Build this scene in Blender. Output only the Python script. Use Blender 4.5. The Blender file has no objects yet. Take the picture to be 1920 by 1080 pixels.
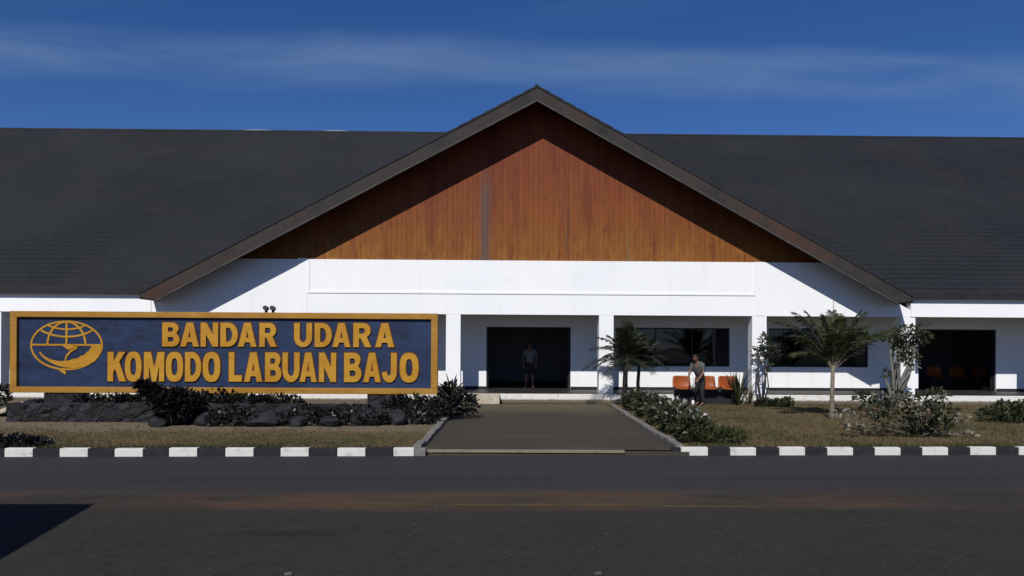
import bpy, bmesh, math, random
from mathutils import Vector, Matrix
random.seed(11)
scene = bpy.context.scene
COL = scene.collection
R = math.radians

# ------------------------------------------------------------------ camera model
F, CX, CY = 1344.0, 960.0, 647.0
CAM = Vector((0, 0, 1.93))
PSI, RHO = 0.0134, 0.0055
_f = Vector((math.sin(PSI), math.cos(PSI), 0))
_r0 = Vector((math.cos(PSI), -math.sin(PSI), 0)); _u0 = Vector((0, 0, 1))
_r = _r0 * math.cos(RHO) + _u0 * math.sin(RHO)
_u = _u0 * math.cos(RHO) - _r0 * math.sin(RHO)
def ray(px, py): return _f + _r * ((px - CX) / F) - _u * ((py - CY) / F)
def P(px, py, Y):
    d = ray(px, py); return CAM + d * (Y / d.y)
def G(px, py, z=0.0):
    d = ray(px, py); return CAM + d * ((z - CAM.z) / d.z)

cam_d = bpy.data.cameras.new('camera'); cam = bpy.data.objects.new('camera', cam_d); COL.objects.link(cam)
cam_d.sensor_width = 36; cam_d.lens = F / 1920 * 36; cam_d.shift_y = (CY - 540) / 1920
cam_d.clip_end = 5000; cam_d.clip_start = 0.05
m = Matrix((( _r.x, _u.x, -_f.x, CAM.x), (_r.y, _u.y, -_f.y, CAM.y), (_r.z, _u.z, -_f.z, CAM.z), (0, 0, 0, 1)))
cam.matrix_world = m
scene.camera = cam

# ------------------------------------------------------------------ helpers
def tag(o, label=None, cat=None, group=None, kind=None):
    if label: o['label'] = label
    if cat: o['category'] = cat
    if group: o['group'] = group
    if kind: o['kind'] = kind
    return o
def empty(name, loc, rz=0, label=None, cat=None, group=None):
    o = bpy.data.objects.new(name, None); COL.objects.link(o)
    o.location = loc; o.rotation_euler = (0, 0, rz); o.empty_display_size = .2
    return tag(o, label, cat, group)

class MB:
    def __init__(s): s.v = []; s.f = []; s.mi = []
    def face(s, pts, mi=0):
        n = len(s.v); s.v += [tuple(p) for p in pts]; s.f.append(tuple(range(n, n + len(pts)))); s.mi.append(mi)
    def box(s, x0, x1, y0, y1, z0, z1, mi=0, mat=None):
        n = len(s.v)
        c = [(x0,y0,z0),(x1,y0,z0),(x1,y1,z0),(x0,y1,z0),(x0,y0,z1),(x1,y0,z1),(x1,y1,z1),(x0,y1,z1)]
        if mat: c = [tuple(mat @ Vector(q)) for q in c]
        s.v += c
        for q in ((0,3,2,1),(4,5,6,7),(0,1,5,4),(1,2,6,5),(2,3,7,6),(3,0,4,7)):
            s.f.append(tuple(n + i for i in q)); s.mi.append(mi)
    def prism_y(s, pts, y0, y1, mi=0):          # pts: (x,z) counter-clockwise seen from -y
        n = len(s.v); k = len(pts)
        s.v += [(x, y0, z) for x, z in pts] + [(x, y1, z) for x, z in pts]
        s.f.append(tuple(range(n, n + k))); s.f.append(tuple(range(n + 2*k - 1, n + k - 1, -1)))
        for i in range(k):
            j = (i + 1) % k
            s.f.append((n + i, n + k + i, n + k + j, n + j))
        s.mi += [mi] * (k + 2)
    def tube(s, pts, rad, seg=8, mi=0, cap=True):
        pts = [Vector(p) for p in pts]
        if not isinstance(rad, (list, tuple)): rad = [rad] * len(pts)
        n0 = len(s.v); up = Vector((0.13, 0.21, 1)).normalized()
        for i, p in enumerate(pts):
            t = (pts[min(i+1, len(pts)-1)] - pts[max(i-1, 0)]).normalized()
            a = t.cross(up)
            if a.length < .05: a = t.cross(Vector((1, 0, 0)))
            a.normalize(); b = a.cross(t)
            for k in range(seg):
                an = 2 * math.pi * k / seg
                s.v.append(tuple(p + (a * math.cos(an) + b * math.sin(an)) * rad[i]))
        for i in range(len(pts) - 1):
            for k in range(seg):
                k2 = (k + 1) % seg
                s.f.append((n0 + i*seg + k, n0 + i*seg + k2, n0 + (i+1)*seg + k2, n0 + (i+1)*seg + k)); s.mi.append(mi)
        if cap:
            s.f.append(tuple(n0 + k for k in range(seg))[::-1]); s.mi.append(mi)
            e = n0 + (len(pts)-1) * seg
            s.f.append(tuple(e + k for k in range(seg))); s.mi.append(mi)
    def strip(s, pts, wid, side, mi=0, fold=0.0):   # ribbon leaf along pts, half-width list, side vector
        n0 = len(s.v)
        for p, w in zip(pts, wid):
            p = Vector(p)
            s.v.append(tuple(p - side * w)); s.v.append(tuple(p + side * w))
        for i in range(len(pts) - 1):
            a = n0 + 2*i
            s.f.append((a, a+1, a+3, a+2)); s.mi.append(mi)
    def build(s, name, mats, parent=None, smooth=False, bevel=0.0):
        me = bpy.data.meshes.new(name); me.from_pydata(s.v, [], s.f)
        if not isinstance(mats, (list, tuple)): mats = [mats]
        for q in mats: me.materials.append(q)
        if len(mats) > 1: me.polygons.foreach_set('material_index', s.mi)
        if bevel > 0:
            bm = bmesh.new(); bm.from_mesh(me)
            bmesh.ops.bevel(bm, geom=[e for e in bm.edges if len(e.link_faces) == 2 and e.calc_face_angle(0) > .5],
                            offset=bevel, segments=2, affect='EDGES', profile=.6, material=-1)
            bm.to_mesh(me); bm.free()
        if smooth: me.polygons.foreach_set('use_smooth', [True] * len(me.polygons))
        me.update()
        o = bpy.data.objects.new(name, me); COL.objects.link(o)
        if parent:
            o.parent = parent
        return o
def local(o, parent):   # geometry written in world space: move it into the parent's frame
    o.parent = parent
    o.matrix_parent_inverse = Matrix.LocRotScale(parent.location, parent.rotation_euler, None).inverted()
    return o

# ------------------------------------------------------------------ materials
class NT:
    def __init__(s, name):
        s.m = bpy.data.materials.new(name); s.m.use_nodes = True
        s.t = s.m.node_tree; s.b = s.t.nodes['Principled BSDF']; s.l = s.t.links
        s.tc = s.t.nodes.new('ShaderNodeTexCoord')
    def n(s, ty, **kw):
        nd = s.t.nodes.new(ty)
        for k, v in kw.items(): setattr(nd, k, v)
        return nd
    def coord(s, scale=(1,1,1), which='Object', rot=(0,0,0)):
        mp = s.n('ShaderNodeMapping'); mp.inputs['Scale'].default_value = scale; mp.inputs['Rotation'].default_value = rot
        s.l.new(s.tc.outputs[which], mp.inputs['Vector']); return mp.outputs[0]
    def noise(s, scale, detail=4, rough=.6, vec=None, dist=0.0):
        nd = s.n('ShaderNodeTexNoise'); nd.inputs['Scale'].default_value = scale; nd.inputs['Detail'].default_value = detail
        nd.inputs['Roughness'].default_value = rough; nd.inputs['Distortion'].default_value = dist
        s.l.new(vec if vec else s.tc.outputs['Object'], nd.inputs['Vector']); return nd.outputs['Fac']
    def ramp(s, fac, stops):
        nd = s.n('ShaderNodeValToRGB'); e = nd.color_ramp.elements
        while len(e) < len(stops): e.new(.5)
        for q, (p, c) in zip(e, stops):
            q.position = p; q.color = (*c, 1) if len(c) == 3 else c
        s.l.new(fac, nd.inputs[0]); return nd.outputs[0]
    def mix(s, fac, a, b, mode='MIX'):
        nd = s.n('ShaderNodeMix', data_type='RGBA', blend_type=mode)
        for sock, v in ((nd.inputs[0], fac), (nd.inputs[6], a), (nd.inputs[7], b)):
            if isinstance(v, (int, float)): sock.default_value = v
            elif isinstance(v, tuple): sock.default_value = (*v, 1) if len(v) == 3 else v
            else: s.l.new(v, sock)
        return nd.outputs[2]
    def math(s, op, a, b=0.0, clamp=False):
        nd = s.n('ShaderNodeMath', operation=op); nd.use_clamp = clamp
        for sock, v in ((nd.inputs[0], a), (nd.inputs[1], b)):
            if isinstance(v, (int, float)): sock.default_value = v
            else: s.l.new(v, sock)
        return nd.outputs[0]
    def rng(s, v, a, b, c=0.0, d=1.0):
        nd = s.n('ShaderNodeMapRange'); nd.interpolation_type = 'SMOOTHSTEP'
        s.l.new(v, nd.inputs[0])
        for i, q in enumerate((a, b, c, d)): nd.inputs[i+1].default_value = q
        return nd.outputs[0]
    def xyz(s, which='Object'):
        nd = s.n('ShaderNodeSeparateXYZ'); s.l.new(s.tc.outputs[which], nd.inputs[0]); return nd.outputs
    def bump(s, h, strength=.3, dist=.02):
        nd = s.n('ShaderNodeBump'); nd.inputs['Strength'].default_value = strength; nd.inputs['Distance'].default_value = dist
        s.l.new(h, nd.inputs['Height']); s.l.new(nd.outputs[0], s.b.inputs['Normal'])
    def done(s, col, rough=.8, spec=.3, metal=0.0):
        if isinstance(col, tuple): s.b.inputs['Base Color'].default_value = (*col, 1)
        else: s.l.new(col, s.b.inputs['Base Color'])
        if isinstance(rough, (int, float)): s.b.inputs['Roughness'].default_value = rough
        else: s.l.new(rough, s.b.inputs['Roughness'])
        s.b.inputs['Specular IOR Level'].default_value = spec; s.b.inputs['Metallic'].default_value = metal
        return s.m
def simple(name, c, var=.25, scale=6, rough=.75, bump=.15, bd=.01, spec=.3, c2=None, metal=0.0):
    q = NT(name); f = q.noise(scale, 5)
    lo = tuple(x * (1 - var) for x in c); hi = c2 if c2 else tuple(min(1, x * (1 + var)) for x in c)
    if bump: q.bump(q.noise(scale * 6, 4), bump, bd)
    return q.done(q.ramp(f, [(.3, lo), (.7, hi)]), rough, spec, metal)

def m_plaster():
    q = NT('white_plaster')
    a = q.noise(.55, 5, .6); z = q.xyz()[2]
    streak = q.noise(1, 4, .6, q.coord((3.5, 3.5, .28)))
    c = q.ramp(a, [(.3, (.78, .79, .80)), (.72, (.84, .84, .84))])
    c = q.mix(q.math('MULTIPLY', q.rng(streak, .54, .8), .35), c, (.62, .60, .56))
    fl = q.noise(2.6, 6, .7)
    c = q.mix(q.math('MULTIPLY', q.rng(fl, .58, .78), .28), c, (.60, .59, .56))
    splash = q.math('MULTIPLY', q.rng(q.math('ADD', z, q.math('MULTIPLY', q.noise(3, 4), .5)), .62, .25), .35)
    c = q.mix(splash, c, (.55, .50, .43))
    q.bump(q.noise(40, 4), .12, .01)
    return q.done(c, .85, .2)
def m_lowwall():
    return m_plaster()
def m_roof():
    q = NT('dark_roof_tiles')
    v = q.xyz('Object'); x, y, z = v[0], v[1], v[2]
    # per-tile tone
    br = q.n('ShaderNodeTexBrick'); mp = q.n('ShaderNodeCombineXYZ')
    q.l.new(x, mp.inputs[0]); q.l.new(q.math('MULTIPLY', z, 1.0), mp.inputs[1])
    q.l.new(mp.outputs[0], br.inputs['Vector']); br.inputs['Scale'].default_value = 1.0
    br.inputs['Brick Width'].default_value = .36; br.inputs['Row Height'].default_value = .187; br.inputs['Mortar Size'].default_value = .012
    br.inputs['Color1'].default_value = (.0125, .0138, .018, 1); br.inputs['Color2'].default_value = (.0165, .0175, .022, 1); br.inputs['Mortar'].default_value = (.005, .0055, .007, 1)
    big = q.noise(.16, 5, .6); warm = q.noise(.4, 4, .6)
    c = q.mix(q.rng(big, .35, .7), br.outputs['Color'], (.020, .021, .025))
    c = q.mix(q.math('MULTIPLY', q.rng(warm, .52, .75), .5), c, (.027, .019, .018))
    st = q.noise(1, 4, .6, q.coord((5, .5, .5)))
    c = q.mix(q.math('MULTIPLY', q.rng(st, .5, .8), .3), c, (.010, .011, .014))
    w = q.math('SINE', q.math('MULTIPLY', x, 2 * math.pi / .18))
    q.bump(w, .25, .02)
    return q.done(c, .75, .25)
def m_barge():
    q = NT('weathered_barge_paint')
    a = q.noise(1.1, 6, .7); b = q.noise(.5, 3, .6, q.coord((1, 1, 1)))
    x = q.xyz()[0]
    c = q.ramp(a, [(.3, (.020, .018, .019)), (.55, (.038, .032, .029)), (.75, (.030, .021, .016))])
    c = q.mix(q.math('MULTIPLY', q.rng(b, .48, .66), .8), c, (.062, .029, .017))
    q.bump(q.noise(14, 4), .2, .01)
    return q.done(c, .8, .25)
def m_wood():
    q = NT('varnished_vertical_timber')
    v = q.xyz(); x, z = v[0], v[2]
    idx = q.math('FLOOR', q.math('DIVIDE', x, .17))
    wn = q.n('ShaderNodeTexWhiteNoise', noise_dimensions='1D'); q.l.new(idx, wn.inputs['W'])
    grain = q.noise(1, 6, .65, q.coord((9, 1, .45)))
    wide = q.noise(1, 4, .6, q.coord((1.5, 1, .22)))
    yel = q.noise(1, 5, .7, q.coord((3.2, 1, 1.1)))
    blot = q.noise(.9, 5, .65, q.coord((2.4, 1, .8)))
    # weathering: the varnish has yellowed from the lower edge upwards
    h = q.math('ADD', z, q.math('MULTIPLY', q.math('SUBTRACT', blot, .5), 2.6))
    c = q.ramp(q.rng(h, 4.6, 8.6), [(0, (.205, .072, .012)), (.4, (.190, .051, .011)), (1, (.155, .032, .010))])
    c = q.mix(q.math('MULTIPLY', q.rng(grain, .45, .75), .6), c, (.085, .018, .008))
    c = q.mix(q.math('MULTIPLY', wn.outputs[0], .26), c, (.24, .078, .016))
    spots = q.noise(2.2, 5, .7, q.coord((2.5, 1, .9)))
    c = q.mix(q.math('MULTIPLY', q.rng(spots, .52, .72), .65), c, (.095, .018, .009))
    c = q.mix(q.math('MULTIPLY', q.rng(wide, .50, .70), .55), c, (.10, .021, .009))
    low = q.rng(q.math('ADD', z, q.math('MULTIPLY', yel, 2.0)), 7.4, 5.6)
    c = q.mix(q.math('MULTIPLY', q.math('MULTIPLY', q.rng(yel, .46, .66), low), .75), c, (.30, .135, .018))
    # grey bare streaks where the varnish has gone
    def streak(x0, w, zt, amt, col):
        d = q.math('ABSOLUTE', q.math('SUBTRACT', x, x0))
        d = q.math('ADD', d, q.math('MULTIPLY', q.math('SUBTRACT', grain, .5), .35))
        f = q.math('MULTIPLY', q.rng(d, w, 0.0), q.rng(z, zt, zt - 1.6))
        return q.math('MULTIPLY', f, amt), col
    for args in ((P(909, 480, 24).x, .30, 8.3, .8, (.085, .060, .055)), (P(1178, 480, 24).x, .14, 6.4, .6, (.16, .11, .05)), (P(1065, 480, 24).x, .07, 8.2, .6, (.07, .03, .02)), (P(1260, 480, 24).x, .10, 7.2, .4, (.10, .05, .03))):
        f, cc = streak(*args); c = q.mix(f, c, cc)
    fr = q.math('FRACT', q.math('DIVIDE', x, .17))
    gr = q.math('MULTIPLY', q.math('ABSOLUTE', q.math('SUBTRACT', fr, .5)), 2.0)
    g = q.rng(gr, .86, .98)
    c = q.mix(q.math('MULTIPLY', q.math('MULTIPLY', g, q.rng(blot, .35, .65)), .45), c, (.06, .02, .01))
    q.bump(q.math('SUBTRACT', q.math('MULTIPLY', grain, .3), g), .6, .012)
    return q.done(c, .7, .25)
def m_road():
    q = NT('patched_asphalt')
    v = q.xyz(); x, y = v[0], v[1]
    fine = q.noise(38, 6, .75); mid = q.noise(2.2, 5, .65); big = q.noise(.35, 4, .6)
    str_ = q.noise(1, 5, .65, q.coord((.18, 2.2, 1)))
    y2 = q.math('SUBTRACT', y, q.math('MULTIPLY', x, .030))
    yn = q.math('ADD', y2, q.math('MULTIPLY', q.math('SUBTRACT', str_, .5), .9))
    near = q.ramp(fine, [(.28, (.012, .0105, .009)), (.5, (.027, .024, .019)), (.72, (.060, .051, .039))])
    near = q.mix(q.math('MULTIPLY', q.rng(mid, .4, .75), .5), near, (.034, .032, .028))
    near = q.mix(q.math('MULTIPLY', q.rng(big, .45, .7), .45), near, (.019, .018, .017))
    blot = q.noise(7, 6, .75)
    near = q.mix(q.math('MULTIPLY', q.rng(blot, .50, .72), .55), near, (.046, .041, .033))
    near = q.mix(q.math('MULTIPLY', q.rng(blot, .48, .30), .6), near, (.013, .012, .012))
    far = q.ramp(fine, [(.3, (.022, .0215, .023)), (.7, (.038, .037, .038))])
    far = q.mix(q.math('MULTIPLY', q.rng(str_, .45, .75), .5), far, (.040, .038, .037))
    c = q.mix(q.rng(yn, 9.55, 10.0), near, far)
    # dark seam along the road
    seam = q.math('MULTIPLY', q.rng(q.math('ABSOLUTE', q.math('SUBTRACT', yn, 10.85)), .22, .0), .7)
    c = q.mix(seam, c, (.022, .022, .023))
    # dried mud washed over the edge of the tarmac
    bw = q.math('MULTIPLY', q.rng(yn, 8.65, 9.0), q.rng(yn, 10.25, 9.75))
    patch = q.rng(q.noise(.55, 5, .7, q.coord((.45, 1.4, 1))), .34, .64)
    c = q.mix(q.math('MULTIPLY', q.math('MULTIPLY', bw, patch), .95), c, q.ramp(mid, [(.3, (.082, .042, .024)), (.7, (.072, .050, .033))]))
    # oil stain
    sx = q.math('DIVIDE', q.math('SUBTRACT', x, G(545, 1000, -.1).x), .75); sy = q.math('DIVIDE', q.math('SUBTRACT', y, G(545, 1000, -.1).y), .16)
    d = q.math('SQRT', q.math('ADD', q.math('MULTIPLY', sx, sx), q.math('MULTIPLY', sy, sy)))
    d = q.math('ADD', d, q.math('MULTIPLY', q.math('SUBTRACT', mid, .5), .9))
    c = q.mix(q.math('MULTIPLY', q.rng(d, 1.1, .4), .65), c, (.013, .013, .015))
    q.bump(fine, .5, .012)
    return q.done(c, .88, .22)
def m_path():
    q = NT('worn_path_tarmac')
    y = q.xyz()[1]
    fine = q.noise(30, 5, .7); st = q.noise(1, 5, .6, q.coord((.3, 1.6, 1))); big = q.noise(.8, 4)
    c = q.ramp(fine, [(.3, (.034, .030, .024)), (.7, (.060, .053, .041))])
    yy = q.math('ADD', y, q.math('MULTIPLY', st, 4))
    c = q.mix(q.math('MULTIPLY', q.rng(yy, 21.6, 24.6), .9), c, (.105, .088, .056))
    c = q.mix(q.math('MULTIPLY', q.rng(st, .5, .72), .5), c, (.085, .076, .06))
    c = q.mix(q.math('MULTIPLY', q.rng(big, .52, .7), .5), c, (.06, .042, .035))
    q.bump(fine, .35, .01)
    return q.done(c, .9, .2)
def m_lawn():
    q = NT('dry_lawn_soil')
    v = q.xyz(); x, y = v[0], v[1]
    a = q.noise(.5, 6, .65); b = q.noise(9, 5, .7); r = q.noise(.8, 4, .6, q.coord((.5, 1.5, 1)))
    c = q.ramp(a, [(.25, (.080, .068, .032)), (.5, (.118, .088, .046)), (.75, (.145, .105, .06))])
    c = q.mix(q.rng(r, .5, .7), c, (.125, .082, .045))
    left = q.rng(x, -1.0, -1.6)
    bare = q.math('MULTIPLY', left, q.rng(q.math('ADD', y, q.math('MULTIPLY', a, 2.2)), 16.6, 17.4))
    c = q.mix(bare, c, (.175, .14, .095))
    c = q.mix(q.math('MULTIPLY', q.rng(b, .35, .7), .45), c, (.05, .045, .025))
    q.bump(q.noise(22, 5), .5, .03)
    return q.done(c, .95, .1)
def m_leaf(name, c, c2, trans=.25, scale=3.0):
    q = NT(name)
    f = q.noise(scale, 3, .6)
    col = q.ramp(f, [(.32, c), (.68, c2)])
    q.b.inputs['Roughness'].default_value = .55
    m_ = q.done(col, .55, .35)
    tr = q.n('ShaderNodeBsdfTranslucent'); q.l.new(col, tr.inputs['Color'])
    mx = q.n('ShaderNodeMixShader'); mx.inputs[0].default_value = trans
    out = q.t.nodes['Material Output']
    q.l.new(q.b.outputs[0], mx.inputs[1]); q.l.new(tr.outputs[0], mx.inputs[2]); q.l.new(mx.outputs[0], out.inputs['Surface'])
    return m_
def m_glass():
    q = NT('tinted_window_glass')
    g = q.n('ShaderNodeBsdfGlossy'); g.inputs['Roughness'].default_value = .04; g.inputs['Color'].default_value = (.85, .9, 1, 1)
    t = q.n('ShaderNodeBsdfTransparent'); t.inputs['Color'].default_value = (.35, .38, .42, 1)
    fr = q.n('ShaderNodeFresnel'); fr.inputs[0].default_value = 1.45
    mx = q.n('ShaderNodeMixShader'); q.l.new(fr.outputs[0], mx.inputs[0]); q.l.new(t.outputs[0], mx.inputs[1]); q.l.new(g.outputs[0], mx.inputs[2])
    q.l.new(mx.outputs[0], q.t.nodes['Material Output'].inputs['Surface']); return q.m
def m_sign(name, lo, hi, st, rough=.6):
    q = NT(name)
    a = q.noise(1.5, 5, .65, q.coord((1, 1, 2.2))); b = q.noise(7, 4, .7, q.coord((1, 1, 3)))
    c = q.ramp(a, [(.3, lo), (.7, hi)])
    c = q.mix(q.math('MULTIPLY', q.rng(b, .5, .72), .5), c, st)
    q.bump(b, .15, .01)
    return q.done(c, rough, .3)
def m_kerb(name, c, dirt, base=False):
    q = NT(name)
    a = q.noise(5, 5, .7); b = q.noise(22, 4, .7)
    col = q.mix(q.math('MULTIPLY', q.rng(a, .5, .72), .6), c, dirt)
    col = q.mix(q.math('MULTIPLY', q.rng(b, .55, .72), .4), col, dirt)
    if base:
        z = q.math('ADD', q.xyz()[2], q.math('MULTIPLY', q.math('SUBTRACT', a, .5), .12))
        col = q.mix(q.rng(z, .17, .09), col, (.12, .10, .072))
    q.bump(b, .3, .01)
    return q.done(col, .85, .2)
def m_line():
    q = NT('faded_yellow_paint')
    a = q.noise(4, 5, .75, q.coord((.6, 3, 1))); b = q.noise(40, 4, .7)
    f = q.math('MULTIPLY', q.rng(a, .30, .55), q.rng(b, .25, .55))
    c = q.mix(f, (.04, .034, .027), (.100, .072, .026))
    return q.done(c, .9, .2)

M = dict(
    plaster=m_plaster(), roof=m_roof(), barge=m_barge(), wood=m_wood(), road=m_road(), path=m_path(), lawn=m_lawn(), glass=m_glass(),
    trim=simple('grey_painted_trim', (.050, .048, .047), .4, 2),
    soffit=simple('dark_soffit_boards', (.012, .011, .013), .3, 4),
    fascia=simple('dark_eave_fascia', (.016, .015, .018), .3, 3),
    ceiling=simple('veranda_ceiling_paint', (.55, .55, .54), .08, 2),
    floor=simple('dark_floor_tiles', (.030, .027, .026), .3, 4, rough=.5),
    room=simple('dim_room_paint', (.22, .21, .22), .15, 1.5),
    alu=simple('dark_window_frame', (.020, .020, .024), .2, 5, rough=.45),
    plinth=m_kerb('painted_plinth_edge', (.68, .67, .63), (.36, .26, .15), True),
    beige=simple('bare_concrete', (.42, .33, .22), .2, 5, c2=(.52, .47, .40)),
    terrain=simple('dry_earth', (.09, .075, .045), .35, .3, bump=.3),
    kerbw=m_kerb('white_kerb_paint', (.60, .59, .555), (.30, .28, .24)), kerbb=m_kerb('black_kerb_paint', (.018, .018, .023), (.045, .042, .04)),
    kerbg=m_kerb('old_grey_concrete', (.17, .16, .15), (.07, .065, .055)),
    lip=m_kerb('pale_concrete_lip', (.20, .175, .125), (.07, .06, .045)),
    lava=None,
    blue=m_sign('blue_sign_paint', (.0045, .010, .030), (.015, .036, .100), (.006, .008, .012)),
    yellow=m_sign('amber_sign_paint', (.36, .162, .006), (.46, .245, .020), (.27, .115, .008)),
    amber=m_sign('amber_frame_paint', (.28, .128, .010), (.36, .190, .030), (.17, .082, .010)),
    outline=simple('dark_brown_outline', (.055, .018, .012), .3, 5),
    line=m_line(),
    palm=m_leaf('palm_leaf', (.022, .030, .010), (.055, .066, .022)),
    palmdark=m_leaf('dark_palm_leaf', (.010, .014, .008), (.035, .044, .018)),
    leafdark=m_leaf('very_dark_leaf', (.004, .004, .006), (.010, .010, .011), .1),
    leafgreen=m_leaf('shrub_leaf', (.018, .026, .010), (.048, .058, .024)),
    leafcream=m_leaf('variegated_leaf', (.11, .105, .07), (.27, .25, .20), .2),
    leafwhite=m_leaf('white_petal', (.45, .44, .42), (.70, .69, .66), .2),
    leafdry=m_leaf('dry_leaf', (.10, .075, .035), (.20, .155, .085), .2),
    grass=m_leaf('dry_grass_blade', (.092, .076, .032), (.170, .128, .058), .3, .6),
    grassgreen=m_leaf('green_grass_blade', (.030, .042, .012), (.070, .078, .028), .3, .6),
    bark=simple('pale_bark', (.16, .135, .10), .35, 9, bump=.4),
    barkdark=simple('dark_bark', (.045, .040, .034), .35, 9, bump=.4),
    orange=simple('orange_plastic', (.25, .056, .009), .2, 8, rough=.4, bump=0),
    steel=simple('dark_painted_steel', (.016, .016, .020), .2, 8, rough=.5),
    skin=simple('brown_skin', (.20, .105, .065), .1, 12, rough=.55, bump=0),
    hair=simple('black_hair', (.010, .009, .009), .2, 30, rough=.5),
    shirtgrey=simple('grey_shirt_cloth', (.085, .085, .08), .15, 14),
    shirtpale=simple('pale_shirt_cloth', (.16, .17, .185), .1, 14),
    trousers=simple('black_trouser_cloth', (.016, .016, .019), .2, 14),
    shorts=simple('dark_shorts_cloth', (.020, .020, .028), .2, 14),
    shoe=simple('dark_shoe_leather', (.014, .013, .013), .2, 14),
    bag=simple('white_plastic_bag', (.40, .40, .39), .1, 14),
    shelterroof=simple('shelter_sheet_metal', (.20, .20, .21), .15, 3),
)
def m_lava():
    q = NT('black_lava_stone')
    vo = q.n('ShaderNodeTexVoronoi'); vo.inputs['Scale'].default_value = 3.2
    mp = q.coord((1, 1, 1.6)); q.l.new(mp, vo.inputs['Vector'])
    ve = q.n('ShaderNodeTexVoronoi', feature='DISTANCE_TO_EDGE'); ve.inputs['Scale'].default_value = 3.2; q.l.new(mp, ve.inputs['Vector'])
    sep = q.n('ShaderNodeSeparateColor'); q.l.new(vo.outputs['Color'], sep.inputs[0])
    c = q.ramp(sep.outputs[0], [(.1, (.012, .011, .013)), (.6, (.017, .017, .020)), (.95, (.026, .026, .030))])
    e = q.rng(ve.outputs['Distance'], .0, .07)
    c = q.mix(q.math('MULTIPLY', q.math('SUBTRACT', 1.0, e), .6), c, (.008, .008, .009))
    n = q.noise(9, 5, .7)
    c = q.mix(q.math('MULTIPLY', q.rng(n, .58, .75), .45), c, (.060, .058, .055))
    q.bump(q.math('ADD', e, q.math('MULTIPLY', n, .6)), .8, .05)
    return q.done(c, .8, .3)
M['lava'] = m_lava()
def m_rock():
    q = NT('grey_black_rock'); n = q.noise(4, 6, .7); n2 = q.noise(1.7, 3)
    c = q.ramp(n, [(.3, (.008, .008, .010)), (.6, (.019, .019, .022)), (.8, (.060, .060, .060))])
    q.bump(n, .6, .05); return q.done(c, .8, .3)
M['rock'] = m_rock()

# ------------------------------------------------------------------ light and sky
AZ, EL = R(14), R(41)
d = Vector((math.sin(AZ) * math.cos(EL), math.cos(AZ) * math.cos(EL), -math.sin(EL)))
sd = bpy.data.lights.new('sun', 'SUN'); so = bpy.data.objects.new('sun', sd); COL.objects.link(so)
so.rotation_euler = d.to_track_quat('-Z', 'Y').to_euler(); so.location = (-10, -30, 40)
sd.energy = 4.3; sd.angle = R(.5); sd.color = (1, .965, .91)
w = bpy.data.worlds.new('World'); scene.world = w; w.use_nodes = True
nt = w.node_tree; bg = nt.nodes['Background']; L = nt.links
sky = nt.nodes.new('ShaderNodeTexSky'); sky.sky_type = 'NISHITA'; sky.sun_disc = False
sky.sun_elevation = EL; sky.sun_rotation = R(194); sky.air_density = 1.0; sky.dust_density = .2; sky.ozone_density = 4.0; sky.altitude = 1200
hsv = nt.nodes.new('ShaderNodeHueSaturation'); hsv.inputs['Saturation'].default_value = 1.14; hsv.inputs['Value'].default_value = 1.0
tint = nt.nodes.new('ShaderNodeMix'); tint.data_type = 'RGBA'; tint.blend_type = 'MULTIPLY'; tint.inputs[0].default_value = 1
L.new(sky.outputs[0], tint.inputs[6]); tint.inputs[7].default_value = (.95, .985, 1.25, 1); L.new(tint.outputs[2], hsv.inputs['Color'])
tc = nt.nodes.new('ShaderNodeTexCoord'); sx = nt.nodes.new('ShaderNodeSeparateXYZ'); L.new(tc.outputs['Generated'], sx.inputs[0])
def wm(op, a, b=0.0, clamp=False):
    q = nt.nodes.new('ShaderNodeMath'); q.operation = op; q.use_clamp = clamp
    for s_, v_ in ((q.inputs[0], a), (q.inputs[1], b)):
        if isinstance(v_, (int, float)): s_.default_value = v_
        else: L.new(v_, s_)
    return q.outputs[0]
def wr(v, a, b, c=0.0, d_=1.0):
    q = nt.nodes.new('ShaderNodeMapRange'); q.interpolation_type = 'SMOOTHSTEP'; L.new(v, q.inputs[0])
    for i, x in enumerate((a, b, c, d_)): q.inputs[i+1].default_value = x
    return q.outputs[0]
# a thin veil of cirrus: a straight band of cloud far behind the building, sinking a little to the right
yy = wm('MAXIMUM', sx.outputs[1], .04)
u_ = wm('DIVIDE', sx.outputs[0], yy); t_ = wm('DIVIDE', sx.outputs[2], yy)
cx = nt.nodes.new('ShaderNodeCombineXYZ'); L.new(wm('MULTIPLY', u_, 2.1), cx.inputs[0]); L.new(wm('MULTIPLY', t_, 13.0), cx.inputs[1])
no = nt.nodes.new('ShaderNodeTexNoise'); no.inputs['Scale'].default_value = 1.3; no.inputs['Detail'].default_value = 7; no.inputs['Roughness'].default_value = .55; no.inputs['Distortion'].default_value = .4; L.new(cx.outputs[0], no.inputs['Vector'])
no2 = nt.nodes.new('ShaderNodeTexNoise'); no2.inputs['Scale'].default_value = .9; no2.inputs['Detail'].default_value = 3; L.new(cx.outputs[0], no2.inputs['Vector'])
zz = wm('ADD', t_, wm('MULTIPLY', u_, .022))
zz = wm('ADD', zz, wm('MULTIPLY', wm('SUBTRACT', no2.outputs['Fac'], .5), .07))
band = wm('MULTIPLY', wr(zz, .335, .385), wr(zz, .438, .400))
cl = wm('MULTIPLY', band, wr(no.outputs['Fac'], .15, .65))
cl = wm('ADD', wm('MULTIPLY', cl, .62), wm('MULTIPLY', wr(no.outputs['Fac'], .5, .8), .10), True)
mixc = nt.nodes.new('ShaderNodeMix'); mixc.data_type = 'RGBA'; L.new(cl, mixc.inputs[0]); L.new(hsv.outputs[0], mixc.inputs[6])
mixc.inputs[7].default_value = (2.1, 3.6, 6.6, 1)
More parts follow.
